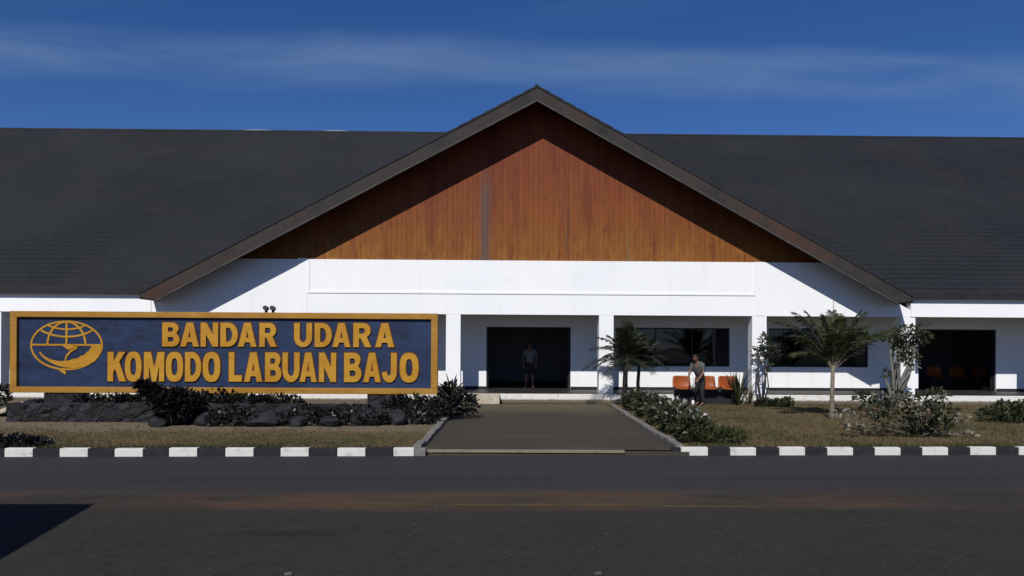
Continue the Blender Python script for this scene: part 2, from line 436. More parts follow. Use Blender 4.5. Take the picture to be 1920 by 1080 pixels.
L.new(mixc.outputs[2], bg.inputs['Color']); bg.inputs['Strength'].default_value = .060
scene.view_settings.view_transform = 'Standard'; scene.view_settings.look = 'None'; scene.view_settings.exposure = 0; scene.view_settings.gamma = 1

# ------------------------------------------------------------------ ground, road, path, kerbs
ZR = -.10
def kerb_y(x): return KL.y + (x - KL.x) * KS
KL, KR = G(30, 856.5, ZR), G(1862, 853, ZR); KS = (KR.y - KL.y) / (KR.x - KL.x)
b = MB(); b.face([(-900, -300, -.13), (900, -300, -.13), (900, 1500, -.13), (-900, 1500, -.13)]); tag(b.build('ground', M['terrain']), kind='structure')
b = MB()
n_ = 40
b.face([(-60, -40, ZR), (60, -40, ZR), (60, kerb_y(60) + .05, ZR), (-60, kerb_y(-60) + .05, ZR)]); tag(b.build('road', M['road']), kind='structure')
# lawn either side of the path
PL0, PL1 = G(782, 852, 0), G(868, 757, 0)
PR0, PR1 = G(1278, 848, 0), G(1132, 755, 0)
def edge(a, c, y): return a.x + (c.x - a.x) * (y - a.y) / (c.y - a.y)
YB = 26.0
def lawn(name, x_out, a, c):
    b = MB()
    yk = lambda x: kerb_y(x) + .14
    xa = edge(a, c, yk(a.x)); xb = edge(a, c, YB)
    pts = [(x_out, yk(x_out)), (xa, yk(xa)), (xb, YB), (x_out, YB)]
    if x_out > 0: pts = pts[::-1]
    top = [Vector((x, y, 0)) for x, y in pts]; b.face(top)
    for i in range(4):
        p, q = top[i], top[(i+1) % 4]; b.face([q, p, p - Vector((0, 0, .12)), q - Vector((0, 0, .12))])
    return tag(b.build(name, M['lawn']), kind='structure')
lawn('lawn', -45, PL0, PL1); lawn('lawn', 45, PR0, PR1)
b = MB(); yk = kerb_y(1) + .16
xl, xr = edge(PL0, PL1, yk), edge(PR0, PR1, yk); xl2, xr2 = edge(PL0, PL1, YB), edge(PR0, PR1, YB)
b.face([(xl + .01, yk, -.012), (xr - .01, yk, -.012), (xr2 - .01, YB, -.012), (xl2 + .01, YB, -.012)])
tag(b.build('path', M['path']), kind='structure')
b = MB(); b.box(xl + .01, xr - 1.0, yk - .13, yk - .002, -.055, -.008)
tag(b.build('path_lip', M['lip'], bevel=.012), kind='structure')
b = MB(); b.box(xl + .01, xr - 1.0, yk - .10, yk - .002, -.13, -.057)
tag(b.build('path_edge', M['path']), kind='structure')
b = MB(); b.box(xr - .995, xr + .2, yk - .12, yk - .002, -.13, -.03)
tag(b.build('path_edge', M['path'], bevel=.01), kind='structure')
def kerb(cells, name='kerb'):
    b = MB()
    for x0, x1, mi in cells:
        nb = 3 if mi == 0 else 2
        ang = math.atan(KS)
        y = kerb_y((x0 + x1) / 2) + random.uniform(-.006, .006)
        mt = Matrix.Translation((0, y, random.uniform(-.005, .005))) @ Matrix.Rotation(ang, 4, 'Z')
        c = (x0 + x1) / 2; h = (x1 - x0) / 2 - .004
        mt = Matrix.Translation((c, y, random.uniform(-.006, .006))) @ Matrix.Rotation(ang, 4, 'Z')
        b.box(-h, h, 0, .13, -.16, .045, mi, mt)
    return tag(b.build(name, [M['kerbw'], M['kerbb'], M['kerbg']], bevel=.014), kind='structure')
def kx(px): return G(px, 850, -.03).x
def cells(centres, halfpx, lo, hi):
    out = []; prev = None
    for c, hw in centres:
        a, e = kx(c - hw), kx(c + hw)
        if prev is not None: out.append((prev, a, 1))
        out.append((a, e, 0)); prev = e
    return out
lw = [(31 - 103 * k, 27) for k in range(10, 0, -1)] + [(c, 27) for c in (31, 134, 237, 339, 445, 549, 656)] + [(755, 20)]
lc = cells(lw, 0, 0, 0)
lc.append((lc[-1][1], kx(797), 2))
kerb(lc)
rw = [(1308, 26)] + [(c, 25) for c in (1401, 1495, 1587, 1678, 1769, 1862)] + [(1862 + 92 * k, 24) for k in range(1, 12)]
rc = [(kx(1266), kx(1282), 1)] + cells(rw, 0, 0, 0)
kerb(rc)
def path_kerb(a, c, side, y0, y1):
    b = MB(); k = 14
    for i in range(k):
        ya, yb = y0 + (y1 - y0) * i / k + .01, y0 + (y1 - y0) * (i + 1) / k - .01
        xa, xb = edge(a, c, ya) + random.uniform(-.02, .02), edge(a, c, yb) + random.uniform(-.02, .02)
        h = .07 + random.uniform(-.015, .015); wd = .15 * side
        lo = [(xa, ya), (xa + wd, ya), (xb + wd, yb), (xb, yb)]
        if side < 0: lo = [lo[1], lo[0], lo[3], lo[2]]
        n = len(b.v); b.v += [(x, y, -.1) for x, y in lo] + [(x, y, h) for x, y in lo]
        for q in ((0,3,2,1),(4,5,6,7),(0,1,5,4),(1,2,6,5),(2,3,7,6),(3,0,4,7)): b.f.append(tuple(n + j for j in q)); b.mi.append(0)
    return tag(b.build('path_kerb', M['kerbg'], bevel=.015), kind='structure')
path_kerb(PL0, PL1, -1, kerb_y(-1) + .16, 22.8); path_kerb(PR0, PR1, 1, kerb_y(3) + .2, 22.8)
b = MB()
a0, a1 = G(640, 944.5, ZR + .004), G(1420, 950, ZR + .004)
b.face([(a0.x, a0.y - .04, ZR + .004), (a1.x, a1.y - .04, ZR + .004), (a1.x, a1.y + .04, ZR + .004), (a0.x, a0.y + .04, ZR + .004)])
tag(b.build('road_line', M['line']), kind='structure')

# ------------------------------------------------------------------ the terminal building
YF = 24.0                      # front face of columns and gable wall
YI = 26.2                      # inner veranda wall
FL = .32                       # veranda floor level
tb = empty('terminal_building', (P(1007, 700, YF).x, YF, 0), 0, 'long white terminal building with dark tiled roof and big timber gable over its veranda', 'building')
def bp(mb, name, mat, **k):
    o = mb.build(name, mat, None, **k); return local(o, tb)
ZB = 2.95                                              # underside of the beam
ZW = 4.76                                              # foot of the timber gable
XL, XR = -31.0, 33.0
# columns
colpx = [278, 565, 850, 1137, 1424, 1703]
colx = [P(p, 610, YF).x for p in colpx]; sp = (colx[-1] - colx[0]) / 5
colx = [colx[0] - sp * k for k in (3, 2, 1)] + colx + [colx[-1] + sp * k for k in (1, 2, 3)]
for x in colx:
    b = MB(); b.box(x - .245, x + .245, YF, YF + .42, 0, ZB); bp(b, 'column', M['plaster'], bevel=.012)
gl, gr = P(284, 570, YF).x, P(1707, 575, YF).x         # ends of the gable wall
# gable geometry (roof slab and barge boards), in the plane of the barge boards
YG = YF - .9
ap = P(1007, 162, YG); el = P(262, 549, YG); er = P(1712, 556, YG)
sl = (ap.z - el.z) / (ap.x - el.x); sr = (ap.z - er.z) / (er.x - ap.x)
def roof_z(x): return ap.z - (ap.x - x) * sl if x < ap.x else ap.z - (x - ap.x) * sr
def xl_at(z): return ap.x - (ap.z - z) / sl
def xr_at(z): return ap.x + (ap.z - z) / sr
DZ = .16
# white gable wall
b = MB()
b.prism_y([(gl, ZB + .002), (gr, ZB + .002), (gr, min(roof_z(gr) - DZ, 3.6)), (xr_at(ZW + DZ), ZW), (xl_at(ZW + DZ), ZW), (gl, min(roof_z(gl) - DZ, 3.6))], YF - .004, YF + .3)
bp(b, 'gable_wall', M['plaster'])
b = MB()
b.prism_y([(xl_at(ZW + DZ), ZW + .001), (xr_at(ZW + DZ), ZW + .001), (ap.x, ap.z - DZ)], YF + .05, YF + .28)
bp(b, 'timber_cladding', M['wood'])
# raised moulding round the blank panel and the two pilaster caps
mx0, mx1 = P(581, 540, YF).x, P(1412, 540, YF).x; mz0 = P(1000, 548, YF).z; mz1 = ZW - .02
b = MB(); t = .07
b.box(mx0, mx1, YF - .030, YF - .004, mz0 - t, mz0); b.box(mx0 - t, mx0, YF - .030, YF - .004, mz0 - t, mz1); b.box(mx1, mx1 + t, YF - .030, YF - .004, mz0 - t, mz1)
bp(b, 'panel_moulding', M['plaster'], bevel=.006)
pz = P(560, 540, YF)
b = MB(); b.box(P(558, 520, YF).x, mx0 - t - .003, YF - .016, YF - .004, ZB + .01, ZW + .03); bp(b, 'pilaster', M['plaster'], bevel=.005)
b = MB(); b.box(mx1 + t + .003, P(1432, 520, YF).x, YF - .016, YF - .004, ZB + .01, ZW + .01); bp(b, 'pilaster', M['plaster'], bevel=.005)
# wing beams
ZE = P(130, 543, YF - .15).z
for x0, x1 in ((XL, gl - .003), (gr + .003, XR)):
    b = MB(); b.box(x0, x1, YF - .03, YF + .3, ZB, ZE + .02); bp(b, 'wing_beam', M['plaster'], bevel=.01)
# main roof, laid in stepped courses
YE = YF - .17; YR_ = YE + 11.0
ZRG = (P(960, 253, YR_)).z; ps = (ZRG - ZE) / (YR_ - YE)
def courses(b, x0, x1, ya, yb, n, zoff=.035):
    for i in range(n):
        y0 = ya + (yb - ya) * i / n; y1 = ya + (yb - ya) * (i + 1) / n
        z0 = ZE + ps * (y0 - YE) + .05; z1 = ZE + ps * (y1 - YE) + .05
        b.face([(x0, y0, z0 + zoff), (x1, y0, z0 + zoff), (x1, y1, z1 - .005), (x0, y1, z1 - .005)])
        b.face([(x0, y1, z1 - .005), (x1, y1, z1 - .005), (x1, y1, z1 + zoff), (x0, y1, z1 + zoff)])
b = MB()
g0, g1 = el.x + .25, er.x - .25
N = 46
courses(b, XL - .4, g0, YE, YR_, N); courses(b, g1, XR + .4, YE, YR_, N)
k0 = 2; ym = YE + (YR_ - YE) * k0 / N
courses(b, g0, g1, ym, YR_, N - k0)
YBK = YR_ + 11
b.face([(XL - .4, YR_, ZRG + .05), (XR + .4, YR_, ZRG + .05), (XR + .4, YBK, ZE), (XL - .4, YBK, ZE)])
for x0, x1, y0 in ((XL - .4, g0, YE), (g0, g1, ym), (g1, XR + .4, YE)):       # underside
    z0 = ZE + ps * (y0 - YE)
    b.face([(x0, y0, z0 - .02), (x0, YR_, ZRG - .1), (x1, YR_, ZRG - .1), (x1, y0, z0 - .02)])
    b.face([(x0, y0, z0 - .02), (x1, y0, z0 - .02), (x1, y0, z0 + .07), (x0, y0, z0 + .07)])
for x in (XL - .39, XR + .39):
    b.face([(x, YE, ZE), (x, YR_, ZRG), (x, YBK, ZE)])
main_roof = bp(b, 'main_roof', M['roof'])
for x0, x1 in ((XL - .4, el.x + .02), (er.x - .02, XR + .4)):
    b = MB(); b.box(x0, x1, YE - .035, YE - .001, ZE - .125, ZE + .10)
    bp(b, 'eave_fascia', M['fascia'], bevel=.008)
b = MB(); b.tube([(XL - .4, YR_, ZRG + .03), (XR + .4, YR_, ZRG + .03)], .09, 10)
bp(b, 'ridge_capping', M['roof'])
m_mortar = simple('pale_ridge_mortar', (.30, .29, .28), .2, 4)
for xa, xb in ((P(445, 250, YR_).x, P(520, 250, YR_).x), (P(600, 250, YR_).x, P(660, 250, YR_).x)):
    b = MB(); b.tube([(xa, YR_ - .02, ZRG + .085), ((xa+xb)/2, YR_ - .02, ZRG + .10), (xb, YR_ - .02, ZRG + .085)], [.02, .045, .02], 8); bp(b, 'ridge_mortar', m_mortar)
# gable roof slabs
YGB = YF + 9.2
for side, e, s_ in ((-1, el, sl), (1, er, sr)):
    b = MB()
    t = .20
    pts = [(e.x, e.z), (ap.x, ap.z), (ap.x, ap.z - t), (e.x, e.z - t)] if side < 0 else [(ap.x, ap.z), (e.x, e.z), (e.x, e.z - t), (ap.x, ap.z - t)]
    b.prism_y(pts[::-1], YG + .002, YGB)
    bp(b, 'gable_roof', M['soffit'])
    # tiles on top of the slab
    b = MB(); nn = 30; nx = side * .02
    for i in range(nn):
        x0 = e.x + (ap.x - e.x) * i / nn; x1 = e.x + (ap.x - e.x) * (i + 1) / nn
        z0 = e.z + (ap.z - e.z) * i / nn; z1 = e.z + (ap.z - e.z) * (i + 1) / nn
        q = [(x0, YG - .075, z0 + .035), (x1, YG - .075, z1 + .006), (x1, YGB, z1 + .006), (x0, YGB, z0 + .035)]
        b.face(q if side < 0 else q[::-1])
        b.face([(x0, YG - .075, z0 - .0), (x0, YG - .075, z0 + .035), (x0, YGB, z0 + .035), (x0, YGB, z0 - .0)])
        b.face([(x0, YG - .075, z0 - .046), (x1, YG - .075, z1 - .046), (x1, YG - .075, z1 + .006), (x0, YG - .075, z0 + .035)])
        b.face([(x0, YG - .075, z0 - .046), (x0, YG + .0, z0 - .046), (x1, YG + .0, z1 - .046), (x1, YG - .075, z1 - .046)])
    bp(b, 'gable_tiles', M['roof'])
    # barge board: deeper towards the eave, square-cut at its foot
    b = MB(); da, de = .44, .50
    x_in = e.x - side * .52
    zi = e.z + abs(x_in - e.x) * s_
    pts = [(e.x, e.z - .045), (ap.x, ap.z - .045), (ap.x, ap.z - da), (x_in, zi - de), (e.x, e.z - .14)]
    if side < 0: pts = pts[::-1]
    b.prism_y(pts, YG - .05, YG)
    bp(b, 'barge_board', M['barge'], bevel=.006)
    b = MB(); tb_ = .055
    pts = [(ap.x, ap.z - da - .002), (x_in, zi - de - .002), (x_in, zi - de - tb_), (ap.x, ap.z - da - tb_)]
    if side > 0: pts = pts[::-1]
    b.prism_y(pts if side > 0 else pts, YG - .07, YG - .005)
    bp(b, 'barge_trim', M['trim'])
b = MB(); b.tube([(ap.x, YG + .0, ap.z - .01), (ap.x, YGB, ap.z - .01)], .085, 10)
bp(b, 'gable_ridge', M['roof'])
# veranda ceiling, floor plinth
b = MB(); b.box(XL, XR, YF + .31, YI - .002, 3.06, 3.18); bp(b, 'veranda_ceiling', M['ceiling'])
b = MB(); b.box(XL, XR, YF - .22, YI + 7, .0, FL - .004); bp(b, 'plinth', M['plinth'], bevel=.012)
b = MB(); b.box(XL, XR, YF - .19, YI + 6.9, FL - .003, FL); bp(b, 'floor_tiles', M['floor'])
b = MB(); x0, x1 = P(880, 745, 23.6).x, P(937, 745, 23.6).x; b.box(x0, x1, YF - .72, YF - .222, 0, FL + .01); 
bp(b, 'concrete_step', M['beige'], bevel=.02)
# inner wall with openings
def wx(px): return P(px, 660, YI).x
def wz(py, px): return P(px, py, YI).z
zt = wz(613, 1000)
zs = wz(687, 1260)
ops_ = []   # x0,x1,z0,z1,kind
for a, c, k in ((-560, -330, 'w'), (-272, -60, 'w'), (12, 215, 'w'), (300, 500, 'w'), (610, 800, 'w'), (912, 1070, 'd'), (1160, 1368, 'w'), (1441, 1628, 'w'), (1722, 1868, 'd'), (2010, 2200, 'w'), (2290, 2480, 'w')):
    ops_.append((wx(a), wx(c), FL if k == 'd' else zs, zt, k))
b = MB(); x = XL; y0, y1 = YI, YI + .2
for (a, c, z0, z1, k) in ops_:
    b.box(x, a, y0, y1, FL, 3.3); b.box(a, c, y0, y1, z1, 3.3)
    if k == 'w': b.box(a, c, y0, y1, FL, z0)
    x = c
b.box(x, XR, y0, y1, FL, 3.3)
bp(b, 'veranda_wall', M['plaster'])
b = MB(); x = XL
for (a, c, z0, z1, k) in ops_:
    if k == 'd':
        b.box(x, a - .003, YI - .018, YI - .001, FL + .001, FL + .10); x = c + .003
b.box(x, XR, YI - .018, YI - .001, FL + .001, FL + .10)
bp(b, 'skirting', M['fascia'])
for (a, c, z0, z1, k) in ops_:
    b = MB(); fw = .05; ya, yb = YI + .05, YI + .12
    b.box(a + .002, a + fw, ya, yb, z0 + .002, z1 - .002); b.box(c - fw, c - .002, ya, yb, z0 + .002, z1 - .002)
    b.box(a + fw + .001, c - fw - .001, ya, yb, z1 - fw, z1 - .002)
    if k == 'w':
        b.box(a + fw + .001, c - fw - .001, ya, yb, z0 + .002, z0 + fw)
        for q in (1, 2):
            xm = a + (c - a) * q / 3; b.box(xm - .022, xm + .022, ya + .005, yb - .005, z0 + fw + .001, z1 - fw - .001)
        f = bp(b, 'window', M['alu'], bevel=.004)
        g = MB(); g.box(a + fw - .01, c - fw + .01, YI + .081, YI + .087, z0 + fw - .01, z1 - fw + .01)
        p_ = local(g.build('pane', M['glass']), tb); p_.parent = f; p_.matrix_parent_inverse = Matrix.Identity(4)
        s_ = MB(); s_.box(a - .04, c + .04, YI - .03, YI - .001, z0 - .06, z0 - .002)
        s2 = s_.build('sill', M['plaster'], bevel=.005); s2.parent = f; s2.matrix_parent_inverse = Matrix.Identity(4)
    else:
        f = bp(b, 'door_frame', M['alu'], bevel=.004)
        # the two glazed leaves stand folded back into the hall
        for hx, sgn in ((a + .06, 1), (c - .06, -1)):
            lf = MB(); L0, L1 = YI + .14, YI + .95
            lf.box(hx - .02, hx + .02, L0, L1, FL + .02, FL + .14); lf.box(hx - .02, hx + .02, L0, L1, z1 - .16, z1 - .06)
            lf.box(hx - .02, hx + .02, L0, L0 + .08, FL + .14, z1 - .16); lf.box(hx - .02, hx + .02, L1 - .08, L1, FL + .14, z1 - .16)
            o = lf.build('door_leaf', M['alu']); o.parent = f; o.matrix_parent_inverse = Matrix.Identity(4)
# rooms behind
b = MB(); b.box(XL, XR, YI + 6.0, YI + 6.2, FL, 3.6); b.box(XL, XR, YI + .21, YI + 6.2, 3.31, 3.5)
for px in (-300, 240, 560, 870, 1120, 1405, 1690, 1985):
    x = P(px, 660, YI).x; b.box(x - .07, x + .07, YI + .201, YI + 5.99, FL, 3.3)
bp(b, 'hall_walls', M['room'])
b = MB()
for x in (XL, XR - .25): b.box(x, x + .25, YF + .31, YBK - .3, 0, 3.6)
b.box(XL + .26, XR - .26, YBK - .6, YBK - .35, 0, 3.6)
bp(b, 'end_wall', M['plaster'])
for p_ in [o for o in COL.objects if o.name.startswith(('pane', 'sill', 'door_leaf'))]:
    pass

# ------------------------------------------------------------------ the name sign
YS = 18.3
s0, s1 = P(21, 738, YS), P(821, 586, YS)
X0, X1 = P(21, 660, YS).x, P(821, 660, YS).x
Z0, Z1 = P(420, 737.5, YS).z, P(420, 585.5, YS).z
sg = empty('name_sign', ((X0 + X1) / 2, YS, 0), 0, 'wide blue billboard with amber frame, amber capitals and globe emblem beside the path', 'sign')
def sp_(mb, name, mat, **k): return local(mb.build(name, mat, None, **k), sg)
fw = .15
b = MB(); b.box(X0 + .05, X1 - .05, YS + .02, YS + .12, Z0 + .05, Z1 - .05); sp_(b, 'panel', M['blue'])
b = MB()
b.box(X0, X1, YS - .06, YS + .14, Z1 - fw, Z1); b.box(X0, X1, YS - .06, YS + .14, Z0, Z0 + fw)
b.box(X0, X0 + fw + .02, YS - .058, YS + .138, Z0 + fw + .001, Z1 - fw - .001); b.box(X1 - fw - .02, X1, YS - .058, YS + .138, Z0 + fw + .001, Z1 - fw - .001)
sp_(b, 'frame', M['amber'], bevel=.012)
for px, hw in ((120, 36), (415, 30), (722, 33)):
    b = MB(); x = P(px, 748, YS).x; h = hw / 73.5
    b.box(x - h, x + h, YS - .03, YS + .28, .1, Z0 - .002); sp_(b, 'pier', M['lava'], bevel=.015)
# small lamp brackets above the frame
for px in (498, 511):
    b = MB(); p = P(px, 580, YS); b.box(p.x - .03, p.x + .03, YS + .02, YS + .07, Z1 + .001, Z1 + .08); b.tube([(p.x, YS + .1, Z1 + .1), (p.x, YS - .05, Z1 + .12)], .06, 10)
    sp_(b, 'lamp_bracket', M['steel'])

def arc(cx, cy, rx, ry, a0, a1, n): return [(cx + rx * math.cos(R(a0 + (a1 - a0) * i / n)), cy + ry * math.sin(R(a0 + (a1 - a0) * i / n))) for i in range(n + 1)]
def sup(cx, cy, rx, ry, n=28, e=2.5):
    out = []
    for i in range(n):
        a = 2 * math.pi * i / n; c, s = math.cos(a), math.sin(a)
        out.append((cx + rx * math.copysign(abs(c) ** (2 / e), c), cy + ry * math.copysign(abs(s) ** (2 / e), s)))
    return out
T, V = .31, .20
GL = {
 'O': [sup(.5, .5, .5, .51), sup(.5, .5, .5 - T, .5 - V)[::-1]],
 'D': [[(0, 0)] + arc(.45, .5, .55, .5, -90, 90, 14) + [(0, 1)], ([(T, V)] + arc(.45, .5, .55 - T, .5 - V, -90, 90, 12) + [(T, 1 - V)])[::-1]],
 'B': [[(0, 0)] + arc(.60, .28, .40, .28, -90, 60, 10) + [(.83, .53)] + arc(.56, .76, .38, .24, -50, 90, 10) + [(0, 1)],
       ([(T, .19)] + arc(.56, .295, .12, .105, -90, 90, 6) + [(T, .40)])[::-1], ([(T, .61)] + arc(.53, .71, .11, .10, -90, 90, 6) + [(T, .81)])[::-1]],
 'A': [[(0, 0), (.29, 0), (.35, .19), (.65, .19), (.71, 0), (1, 0), (.67, 1), (.33, 1)], [(.42, .37), (.5, .70), (.58, .37)]],
 'N': [[(0, 0), (.29, 0), (.29, .54), (.70, 0), (1, 0), (1, 1), (.71, 1), (.71, .46), (.30, 1), (0, 1)]],
 'R': [[(0, 0), (.30, 0), (.30, .37), (.42, .37), (.66, 0), (1, 0), (.74, .42)] + arc(.58, .70, .38, .30, -42, 90, 10) + [(0, 1)],
       ([(T, .56)] + arc(.54, .68, .12, .12, -90, 90, 6) + [(T, .80)])[::-1]],
 'U': [[(0, 1)] + arc(.5, .40, .5, .41, 180, 360, 14) + [(1, 1), (1 - T + .01, 1)] + arc(.5, .40, .5 - T + .01, .41 - V, 360, 180, 10) + [(T - .01, 1)]],
 'K': [[(0, 0), (.30, 0), (.30, .30), (.42, .45), (.66, 0), (1.02, 0), (.63, .67), (.98, 1), (.62, 1), (.30, .64), (.30, 1), (0, 1)]],
 'M': [[(0, 0), (.24, 0), (.24, .62), (.40, 0), (.60, 0), (.76, .62), (.76, 0), (1, 0), (1, 1), (.68, 1), (.5, .40), (.32, 1), (0, 1)]],
 'L': [[(0, 0), (1, 0), (1, .21), (.40, .21), (.40, 1), (0, 1)]],
 'J': [[(1, 1), (.62, 1), (.62, .33)] + arc(.47, .33, .15, .12, 0, -180, 6) + [(.32, .36), (0, .33)] + arc(.5, .33, .5, .345, -180, 0, 12)],
}
def text_mesh(name, items, y_front, ext, off, mat, parent):
    cu = bpy.data.curves.new('tmp', 'CURVE'); cu.dimensions = '2D'; cu.fill_mode = 'BOTH'; cu.extrude = ext; cu.offset = off
    for loops, (x0, x1, z0, z1) in items:
        for lp in loops:
            s = cu.splines.new('POLY'); s.points.add(len(lp) - 1); s.use_cyclic_u = True
            for pt, (u, v) in zip(s.points, lp): pt.co = (x0 + u * (x1 - x0), z0 + v * (z1 - z0), 0, 1)
    o = bpy.data.objects.new('tmp', cu); COL.objects.link(o)
    dg = bpy.context.evaluated_depsgraph_get(); dg.update()
    me = bpy.data.meshes.new_from_object(o.evaluated_get(dg)); bpy.data.objects.remove(o); bpy.data.curves.remove(cu)
    for v in me.vertices: x, y, z = v.co; v.co = (x, y_front + ext - z, y)
    me.flip_normals() if False else None
    me.materials.clear(); me.materials.append(mat); me.name = name
    ob = bpy.data.objects.new(name, me); COL.objects.link(ob); return local(ob, parent)
L1 = [('B', 305, 337), ('A', 339, 373), ('N', 377, 409), ('D', 414, 446), ('A', 447, 481), ('R', 487, 519), ('U', 552, 585), ('D', 590.5, 622), ('A', 624, 657), ('R', 663, 696), ('A', 704, 739)]
L2 = [('K', 203, 236), ('O', 235.5, 266), ('M', 271, 308.5), ('O', 312, 344), ('D', 348, 378), ('O', 381, 413.5), ('L', 430, 454), ('A', 459, 492), ('B', 498, 528), ('U', 530.5, 562), ('A', 563, 594), ('N', 599, 630.5), ('B', 646, 678), ('A', 682, 714), ('J', 717, 744), ('O', 750, 785)]
def items(lst, ya, yb):
    out = []
    for ch, a, c in lst:
        k = (a - 200) / 600 * 2.0
        z1_, z0_ = P(a, ya + k, YS).z, P(a, yb + k, YS).z
        out.append((GL[ch], (P(a, 650, YS).x, P(c, 650, YS).x, z0_, z1_)))
    return out
for lst, ya, yb in ((L1, 604.5, 649), (L2, 660, 714.5)):
    it = items(lst, ya, yb)
    for one in it:
        lt = text_mesh('letter', [one], YS - .022, .014, .004, M['yellow'], sg)
        ol = text_mesh('letter_outline', [one], YS + .008, .006, .030, M['outline'], sg)
        ol.parent = lt; ol.matrix_parent_inverse = Matrix.Identity(4)
# globe-and-wheel emblem
EC = P(124.5, 647.5, YS); ER = 67.5 / 73.4; EZ = 46.0 / 73.4
b = MB(); lay = [0]
def rib(pts, wd, close=False):
    lay[0] += 1; y = YS + .008 - lay[0] * .0012
    pts = [Vector((EC.x + u * ER, y, EC.z + v * EZ)) for u, v in pts]
    k = len(pts); nb = len(b.v)
    if not isinstance(wd, (list, tuple)): wd = [wd] * k
    for i, p in enumerate(pts):
        a, c = (pts[(i-1) % k], pts[(i+1) % k]) if close else (pts[max(i-1, 0)], pts[min(i+1, k-1)])
        t = (c - a).normalized(); n = Vector((-t.z, 0, t.x)); h = wd[i] / 2
        b.v += [tuple(p + n * h), tuple(p - n * h), tuple(p + n * h + Vector((0, .012, 0))), tuple(p - n * h + Vector((0, .012, 0)))]
    for i in range(k if close else k - 1):
        a, c = nb + 4*i, nb + 4*((i+1) % k)
        for q in ((a, a+1, c+1, c), (a+2, a, c, c+2), (a+1, a+3, c+3, c+1)): b.f.append(q); b.mi.append(0)
rib(arc(0, 0, .97, .97, 0, 360, 60)[:-1], .045, True)
rib([(-.94, .02), (.94, .02)], .045)
ins = lambda pts: [p for p in pts if p[0] ** 2 + p[1] ** 2 < .93]
rib(ins(arc(0, 1.35, 1.05, 1.0, 200, 340, 60)), .045)
rib(ins(arc(0, 1.45, .85, .80, 200, 340, 60)), .04)
rib(arc(.0, .0, .52, .95, 1, 179, 28), .05)
rib([(.0, .95), (.0, -.02)], .05)
rib([(-.10, .0), (.05, -.08), (.30, -.02), (.10, .05)], [.03, .12, .06, .02])
rib([(.30, -.10), (.12, -.22), (.0, -.44), (-.03, -.62)], [.03, .06, .05, .03])
# crescent with gear teeth
cr = []; wd = []
for i in range(25):
    a = R(200 + i * 6.9); cr.append((.80 * math.cos(a) + .02, .74 * math.sin(a) - .02))
    wd.append(.04 + .24 * max(0, math.sin((i / 24) * math.pi * .66)) ** 2.2 + (.035 if i > 9 and i % 3 == 0 else 0))
rib(cr, wd)
rib([(-.12, -.95), (-.06, -1.08), (-.01, -1.17)], [.15, .08, .02])
sp_(b, 'emblem', M['yellow'])

# ------------------------------------------------------------------ planter wall, slab and rocks under the sign
YP = 17.55
xa, xb = P(10, 790, YP).x, P(690, 790, YP).x
pw = empty('stone_planter', ((xa + xb) / 2, YP, 0), 0, 'low planter of black lava stone running under the wide blue billboard, filled with dark soil', 'planter')
def rubble(x0, x1, y0, y1, z1, seed):
    bm = bmesh.new(); rnd = random.Random(seed)
    nx = max(2, int((x1 - x0) / .16)); ny = 4; nz = 4
    b = MB(); b.box(x0, x1, y0, y1, -.02, z1); me = bpy.data.meshes.new('t'); me.from_pydata(b.v, [], b.f); bm.from_mesh(me)
    bmesh.ops.subdivide_edges(bm, edges=[e for e in bm.edges if abs((e.verts[0].co - e.verts[1].co).x) > .5], cuts=nx, use_grid_fill=True)
    bmesh.ops.subdivide_edges(bm, edges=[e for e in bm.edges if abs((e.verts[0].co - e.verts[1].co).z) > .2], cuts=3, use_grid_fill=True)
    bmesh.ops.subdivide_edges(bm, edges=[e for e in bm.edges if abs((e.verts[0].co - e.verts[1].co).y) > .2], cuts=3, use_grid_fill=True)
    for v in bm.verts:
        v.co += Vector((rnd.uniform(-.03, .03), rnd.uniform(-.035, .035), rnd.uniform(-.035, .035) if v.co.z > .05 else 0))
    me2 = bpy.data.meshes.new('stone_wall'); bm.to_mesh(me2); bm.free(); bpy.data.meshes.remove(me)
    me2.materials.append(M['lava'])
    o = bpy.data.objects.new('stone_wall', me2); COL.objects.link(o); return o
local(rubble(xa, xb, YP, YP + .35, .44, 3), pw)
local(rubble(xa, xa + .3, YP + .36, YS + .6, .42, 4), pw)
b = MB(); b.face([(xa + .1, YP + .3, .36), (-2.5, YP + .3, .30), (-2.5, YS + .9, .33), (xa + .1, YS + .9, .36)])
b.face([(xa + .1, YS + .9, .36), (-2.5, YS + .9, .33), (-2.1, YS + 1.5, .0), (xa + .1, YS + 1.5, .0)])
b.face([(-2.5, YP + .3, .30), (-2.1, YP + .2, 0), (-2.1, YS + 1.5, 0), (-2.5, YS + .9, .33)])
b.face([(xb - .2, YP + .3, .305), (xb - .2, YP + .1, 0), (-2.1, YP + .2, 0), (-2.5, YP + .3, .30)])
local(b.build('soil', simple('dark_bed_soil', (.017, .015, .014), .4, 6, bump=.6, bd=.04)), pw)
p = P(42, 748, YS + .4)
sb = MB(); c0, c1 = G(0, 776), G(72, 752)
mt = Matrix.Translation((P(28, 760, 19.0).x, 19.0, .2)) @ Matrix.Rotation(R(-20), 4, 'Y')
sb.box(-.62, .62, -.35, .35, -.06, .05, 0, mt)
o = tag(sb.build('concrete_slab', M['beige'], bevel=.02), 'pale concrete slab tilted against the left end of the black planter', 'slab')
